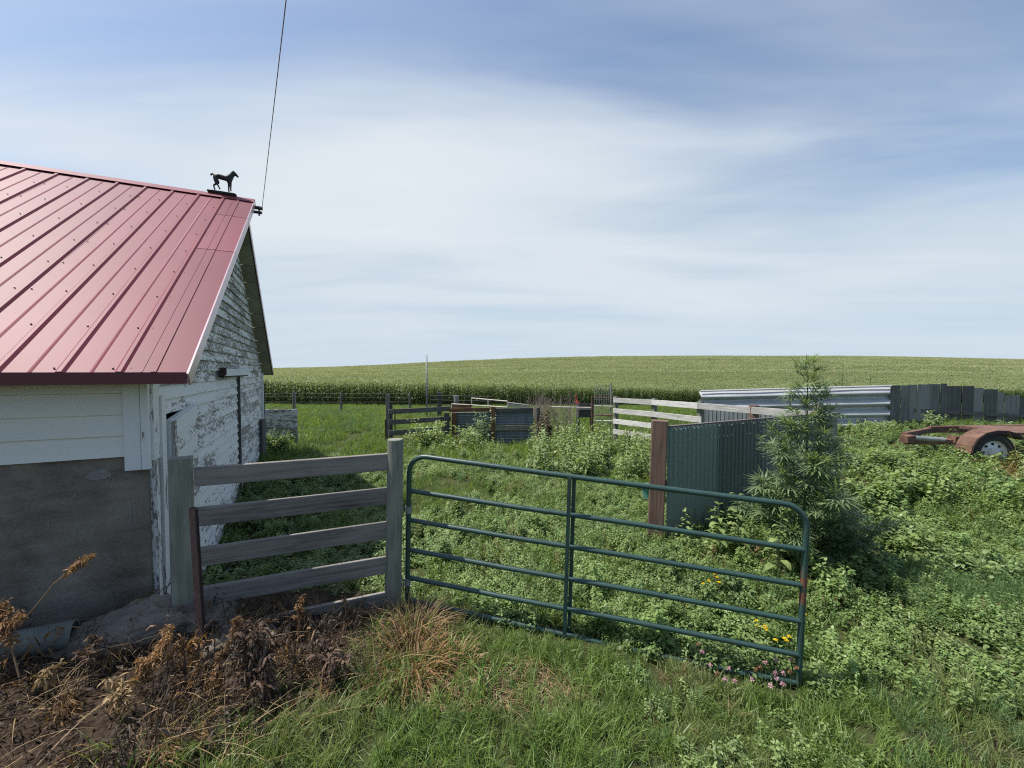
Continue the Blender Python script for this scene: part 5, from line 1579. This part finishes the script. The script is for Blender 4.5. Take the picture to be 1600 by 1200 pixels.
flower_plant('yellow_flower', [(1226, 998, .22), (1233, 995, .22), (1212, 1000, .22), (1229, 1001, .22)], M['yellow'], .02, 'yellow flowers nearest the gate end upright', 'flowers')
flower_plant('yellow_flower', [(1256, 953, .2), (1258, 960, .2)], M['yellow'], .017, 'two pale yellow flowers right of the gate end', 'flowers')
flower_plant('clover_flower', [(1195, 1035, .3), (1213, 1032, .3), (1236, 1032, .3), (1211, 1052, .3), (1224, 1053, .3), (1204, 1072, .3), (1223, 1070, .3), (1214, 1062, .3)], M['pink'], .022, 'pink clover blooms crowding the foot of the gate end', 'flowers', False)
flower_plant('clover_flower', [(1097, 1019, .3), (1139, 1045, .3), (1148, 1065, .3), (1133, 1062, .3), (1110, 1040, .3), (1175, 1062, .3)], M['pink'], .02, 'looser pink clover blooms along the bottom rail', 'flowers', False)
flower_plant('clover_flower', [(1091, 1007, .3), (1188, 1043, .3), (1237, 1024, .3), (1181, 1046, .3), (1245, 1044, .3), (1234, 1050, .3), (1121, 1053, .3)], M['rustbloom'], .02, 'faded rust-brown clover heads near the gate end', 'flowers', False)

# dead weeds in front of the barn
def dead_weed(base, tip, spread, n, mat, label, L=.05, w=.014, hang=1.6, start=.35, stem_r=.004, side=6):
    base, tip = Vector(base), Vector(tip); o_ = thing('dead_weed', base, label, 'dead weed')
    mb = MB(); mb.cv = .4; mid = base.lerp(tip, .5) + Vector((0, 0, (tip - base).length*.06))
    mb.tube([base - UP*.03, mid, tip], [stem_r*1.3, stem_r, stem_r*.5], 5, False)
    lf = MB()
    def at(k): return base.lerp(mid, k*2) if k < .5 else mid.lerp(tip, k*2 - 1)
    tw = []
    for i in range(side):
        k = rv(start, .95); c0 = at(k); t_ = c0 + (hdir(rv(0, 6.3), R(rv(-10, 60))) + (tip - base).normalized()*.6).normalized()*spread*rv(.5, 1.2)
        mb.tube([c0, t_], [stem_r*.6, stem_r*.35], 4, False); tw.append((c0, t_))
    for i in range(n):
        lf.cv = random.random()
        if tw and random.random() < .6:
            a_, b_ = random.choice(tw); c0 = a_.lerp(b_, rv(.2, 1))
        else: c0 = at(rv(start, 1))
        c0 = c0 + Vector((rv(-1, 1), rv(-1, 1), rv(-1, .6)))*spread*.16
        lf.leaf(c0, hdir(rv(0, 6.3), R(rv(-60, 40))), L*rv(.5, 1.3), w*rv(.6, 1.3), hang*rv(.4, 1), 3, roll=rv(-1.5, 1.5))
    mb.build('stem', M['straw'] if mat != 'deadbrown' else M['deadbrown'], o_); lf.build('foliage', M[mat], o_, kind='stuff')
    return o_
dead_weed(P(30, 970, 2.35), P(137, 870, 2.45), .05, 260, 'dryleaf', 'long leaning dead stalk with a brown seed head against the foundation', .04, .008, 1.8, .68, .003)
dead_weed(P(30, 1050, 2.2), P(-5, 945, 2.3), .12, 900, 'dryleaf', 'drooping orange-brown dead weed at the left edge', .035, .008, 2)
dead_weed(P(185, 1115, 2.15), P(262, 995, 2.4), .13, 1400, 'dryleaf', 'golden brown dead weed lit by the sun before the footing', .028, .008, 1.5)
dead_weed(P(210, 1130, 2.1), P(185, 1060, 2.2), .10, 260, 'straw', 'pale golden dead weed low in front of the barn', .05, .010, 1.5)
dead_weed(P(318, 1105, 2.2), P(375, 962, 2.45), .07, 700, 'dryleaf', 'slim tawny dead weed leaning right beside the stake', .024, .006, 1.2, .2)
dead_weed(P(400, 1120, 2.25), P(385, 985, 2.45), .16, 520, 'deadbrown', 'grey-brown dead weed with hanging leaves right of the stake', .075, .016, 2.4)
dead_weed(P(415, 1130, 2.25), P(420, 1010, 2.45), .14, 360, 'deadbrown', 'wilted grey weed clump between stake and long grass', .07, .014, 2.4)
dead_weed(P(462, 1040, 2.6), P(472, 930, 2.75), .06, 300, 'dryleaf', 'thin dead stalk rising before the lowest fence board', .028, .008, 1.6, .4)
dead_weed(P(500, 1110, 2.4), P(520, 1010, 2.6), .14, 420, 'deadbrown', 'dark wilted weed clump left of the straw tuft', .07, .014, 2.4)
dead_weed(P(110, 1080, 2.25), P(150, 990, 2.5), .07, 160, 'deadbrown', 'dull dead stalk in the shade by the pipe end', .05, .012, 1.6)
dead_weed(P(70, 1130, 2.1), P(75, 1045, 2.2), .06, 110, 'straw', 'pale nodding dead grass head in front of the pipe', .055, .010, 2.4, .7)
# golden straw tufts at the round post
def straw_clump(base, n, H, spread, label, mat='straw', dirb=None):
    base = Vector(base); mb = MB()
    for i in range(n):
        mb.cv = random.random(); a = rv(0, 6.3); r_ = spread*math.sqrt(random.random())
        d_ = hdir(a, R(rv(35, 85)))
        if dirb: d_ = (d_ + Vector(dirb)).normalized()
        mb.leaf(base + Vector((r_*math.cos(a), r_*math.sin(a), -.02)), d_, H*rv(.5, 1.15), .007*rv(.6, 1.3), rv(.8, 2.2), 5, roll=rv(-1, 1), shape=.6)
    o_ = mb.build('straw_clump', M[mat], None, origin=base); return tag(o_, label, 'dead grass')
straw_clump(gz_(650, 1000, 3.08), 420, .40, .13, 'golden dry grass clump at the foot of the round post')
straw_clump(gz_(640, 1070, 2.75), 420, .34, .22, 'reddish dry grass spreading before the round post', 'dryleaf')
straw_clump(gz_(610, 960, 3.25), 220, .26, .12, 'pale dry tuft against the round post base')
straw_clump(gz_(700, 1060, 2.75), 240, .22, .22, 'thin dry grass at the edge of the worn patch')
straw_clump(gz_(1590, 700, 6.55), 420, .75, .28, 'tan dry grass hanging over the trailer wheel', 'straw', (-.6, -.2, 0))
straw_clump(gz_(1600, 715, 6.35), 260, .6, .3, 'brown dry grass under the trailer side', 'dryleaf', (-.4, -.2, 0))
# fallen stalks and litter over the bare strip
mb = MB()
for i in range(850):
    Y = rv(1.2, 3.0); X = rv(-4.6, dirt_edge(Y) + .25)
    if (Vector((X, Y, 0)) - Vector((C0.x, C0.y, 0))).dot(-g) < .06: continue
    a = rv(-.5, .9) if random.random() < .7 else rv(0, 6.3); L = rv(.12, .6); z_ = tz(X, Y); mb.cv = random.random()**1.5
    c0 = Vector((X, Y, z_ + rv(.0, .05))); d_ = hdir(a, R(rv(0, 38)))
    mb.leaf(c0, (d_ + hdir(a + 1.57, 0)*rv(-.3, .3)).normalized(), L, rv(.0025, .0055), rv(.1, .8), 5, roll=rv(-1, 1), shape=.4)
o_ = mb.build('fallen_stalks', M['straw'], None, origin=(0, 0, 0)); tag(o_, 'tangle of fallen dead stalks on the dirt before the barn', 'dead stalks', None, 'stuff')
mb = MB()
for i in range(5200):
    Y = rv(1.2, 3.4); X = rv(-4.6, dirt_edge(Y) + .5)
    if (Vector((X, Y, 0)) - Vector((C0.x, C0.y, 0))).dot(-g) < .06: continue
    z_ = tz(X, Y); mb.cv = random.random()
    mb.leaf((X, Y, z_ + rv(.0, .04)), hdir(rv(0, 6.3), R(rv(-20, 60))), rv(.02, .07), rv(.006, .02), rv(.3, 1.6), 2, roll=rv(-1.5, 1.5))
o_ = mb.build('dead_leaves', M['deadgrey'], None, origin=(0, 0, 0)); tag(o_, 'brown dead leaf litter on the dirt before the barn', 'leaf litter', None, 'stuff')
mb = MB()
for i in range(1500):
    a = rv(0, 6.3); r_ = rv(0, 1)**.5; X = gsp.x + .6*r_*math.cos(a); Y = gsp.y + .32*r_*math.sin(a); mb.cv = random.random()
    mb.leaf((X, Y, tz(X, Y) + rv(0, .02)), hdir(rv(0, 6.3), R(rv(0, 25))), rv(.04, .13), .004, rv(.1, .6), 3, roll=rv(-1, 1))
o_ = mb.build('thatch', M['straw'], None, origin=(0, 0, 0)); tag(o_, 'dry thatch over the worn spot by the gate', 'thatch', None, 'stuff')

def strip(X, Y): return (X < dirt_edge(Y) + .12) & (((X - C0.x)*(-g.x) + (Y - C0.y)*(-g.y)) > .12)
p = sample(-4.5, 1.2, 1.1, 3.3, 46, lambda X, Y: strip(X, Y) & (rng.random(len(X)) < .45 + .5*(X > -1.9) + .4*vnoise(X, Y, 3, 51)))
scatter('dead_undergrowth', 'deadsprig', p, rng.uniform(0, 6.3, len(p)), rng.uniform(.5, 1.15, len(p)), 'dark dead undergrowth on the ground before the barn', 'dead weeds', .2)
p = sample(-4.5, 1.2, 1.1, 3.3, 11, strip)
scatter('dry_undergrowth', ['drysprig', 'straw', 'straw'], p, rng.uniform(0, 6.3, len(p)), rng.uniform(.5, 1.0, len(p)), 'tawny dry sprigs among the dark dead weeds', 'dead weeds', .2)

p = sample(-3.2, 9, 2.6, 9.5, 3.2, lambda X, Y: penok(X, Y) & (vnoise(X, Y, 2.6, 61) > -.1))
scatter('seed_stalks', 'seedstalk', p, rng.uniform(0, 6.3, len(p)), rng.uniform(.35, .8, len(p)), 'thin straw-coloured seed stalks among the weeds', 'weeds', .2)
p = sample(-3.2, 7, 2.6, 9.0, 9, lambda X, Y: penok(X, Y) & (vnoise(X, Y, 2.8, 71) > .05))
scatter('pen_long_grass', 'longgrass', p, rng.uniform(0, 6.3, len(p)), rng.uniform(.6, 1.2, len(p)), 'longer grass tufts among the pen weeds', 'grass', .2)
p = sample(-3.2, 7, 2.6, 9.0, 5, lambda X, Y: penok(X, Y) & (vnoise(X, Y, 2.2, 81) > .12))
scatter('pen_feathery', 'feather', p, rng.uniform(0, 6.3, len(p)), rng.uniform(.6, 1.2, len(p)), 'feathery weeds among the pen weeds', 'weeds', .2)
p = sample(-1.2, 6.5, 1.2, 4.4, 7, lambda X, Y: (X > dirt_edge(Y) - .1) & (vnoise(X, Y, 3.2, 91) > .15))
scatter('dry_tufts', 'straw', p, rng.uniform(0, 6.3, len(p)), rng.uniform(.35, .75, len(p)), 'small dry tufts in the front grass', 'dry grass', .3)
p = sample(-1.2, 6.5, 1.4, 4.4, 10, lambda X, Y: (X > dirt_edge(Y) + .2) & (vnoise(X, Y, 2.7, 93) > .12) & ((X > 2.1) | (np.abs(Y - gate_y(X)) > .25)))
scatter('clover_patches', 'creeper', p, rng.uniform(0, 6.3, len(p)), rng.uniform(.6, 1.1, len(p)), 'patches of small round-leaved weeds in the front grass', 'weeds', .1)
p = sample(6.3, 10, 5.5, 6.68, 16)
scatter('trailer_weeds', ['leafy', 'paleleafy'], p, rng.uniform(0, 6.3, len(p)), rng.uniform(.5, .95, len(p)), 'taller leafy weeds right in front of the trailer', 'weeds', .15)

p = sample(-2.1, .6, 1.2, 3.2, 24, lambda X, Y: (X < dirt_edge(Y) + .35) & (X > dirt_edge(Y) - .75) & (rng.random(len(X)) < np.clip(1.0 - (dirt_edge(Y) - X)*1.1, 0, 1)))
scatter('edge_grass', 'longgrass', p, rng.uniform(0, 6.3, len(p)), rng.uniform(.5, 1.0, len(p)), 'long green grass blades mixing into the dead weeds', 'grass', .25)
p = sample(-10, 1, 13.5, 26, 3.5, lambda X, Y: (vnoise(X, Y, 1.1, 121) > .1) & farok(X, Y))
scatter('far_weeds', 'feather', p, rng.uniform(0, 6.3, len(p)), rng.uniform(1.2, 2.1, len(p)), 'darker weed clumps in the far grass beside the barn', 'weeds', .2)

p = sample(3.2, 12, 3.6, 9.5, 1.6, rightweeds)
scatter('scattered_nettles', 'nettle', p, rng.uniform(0, 6.3, len(p)), rng.uniform(.5, .85, len(p)), 'taller broad-leaved stalks poking out of the right weeds', 'weeds', .2)
p = sample(-4.2, .4, 1.2, 3.1, 2.6, strip)
scatter('rusty_sprigs', 'drysprig', p, rng.uniform(0, 6.3, len(p)), rng.uniform(.9, 1.5, len(p)), 'upright rust-brown dry weeds before the barn', 'dead weeds', .2)
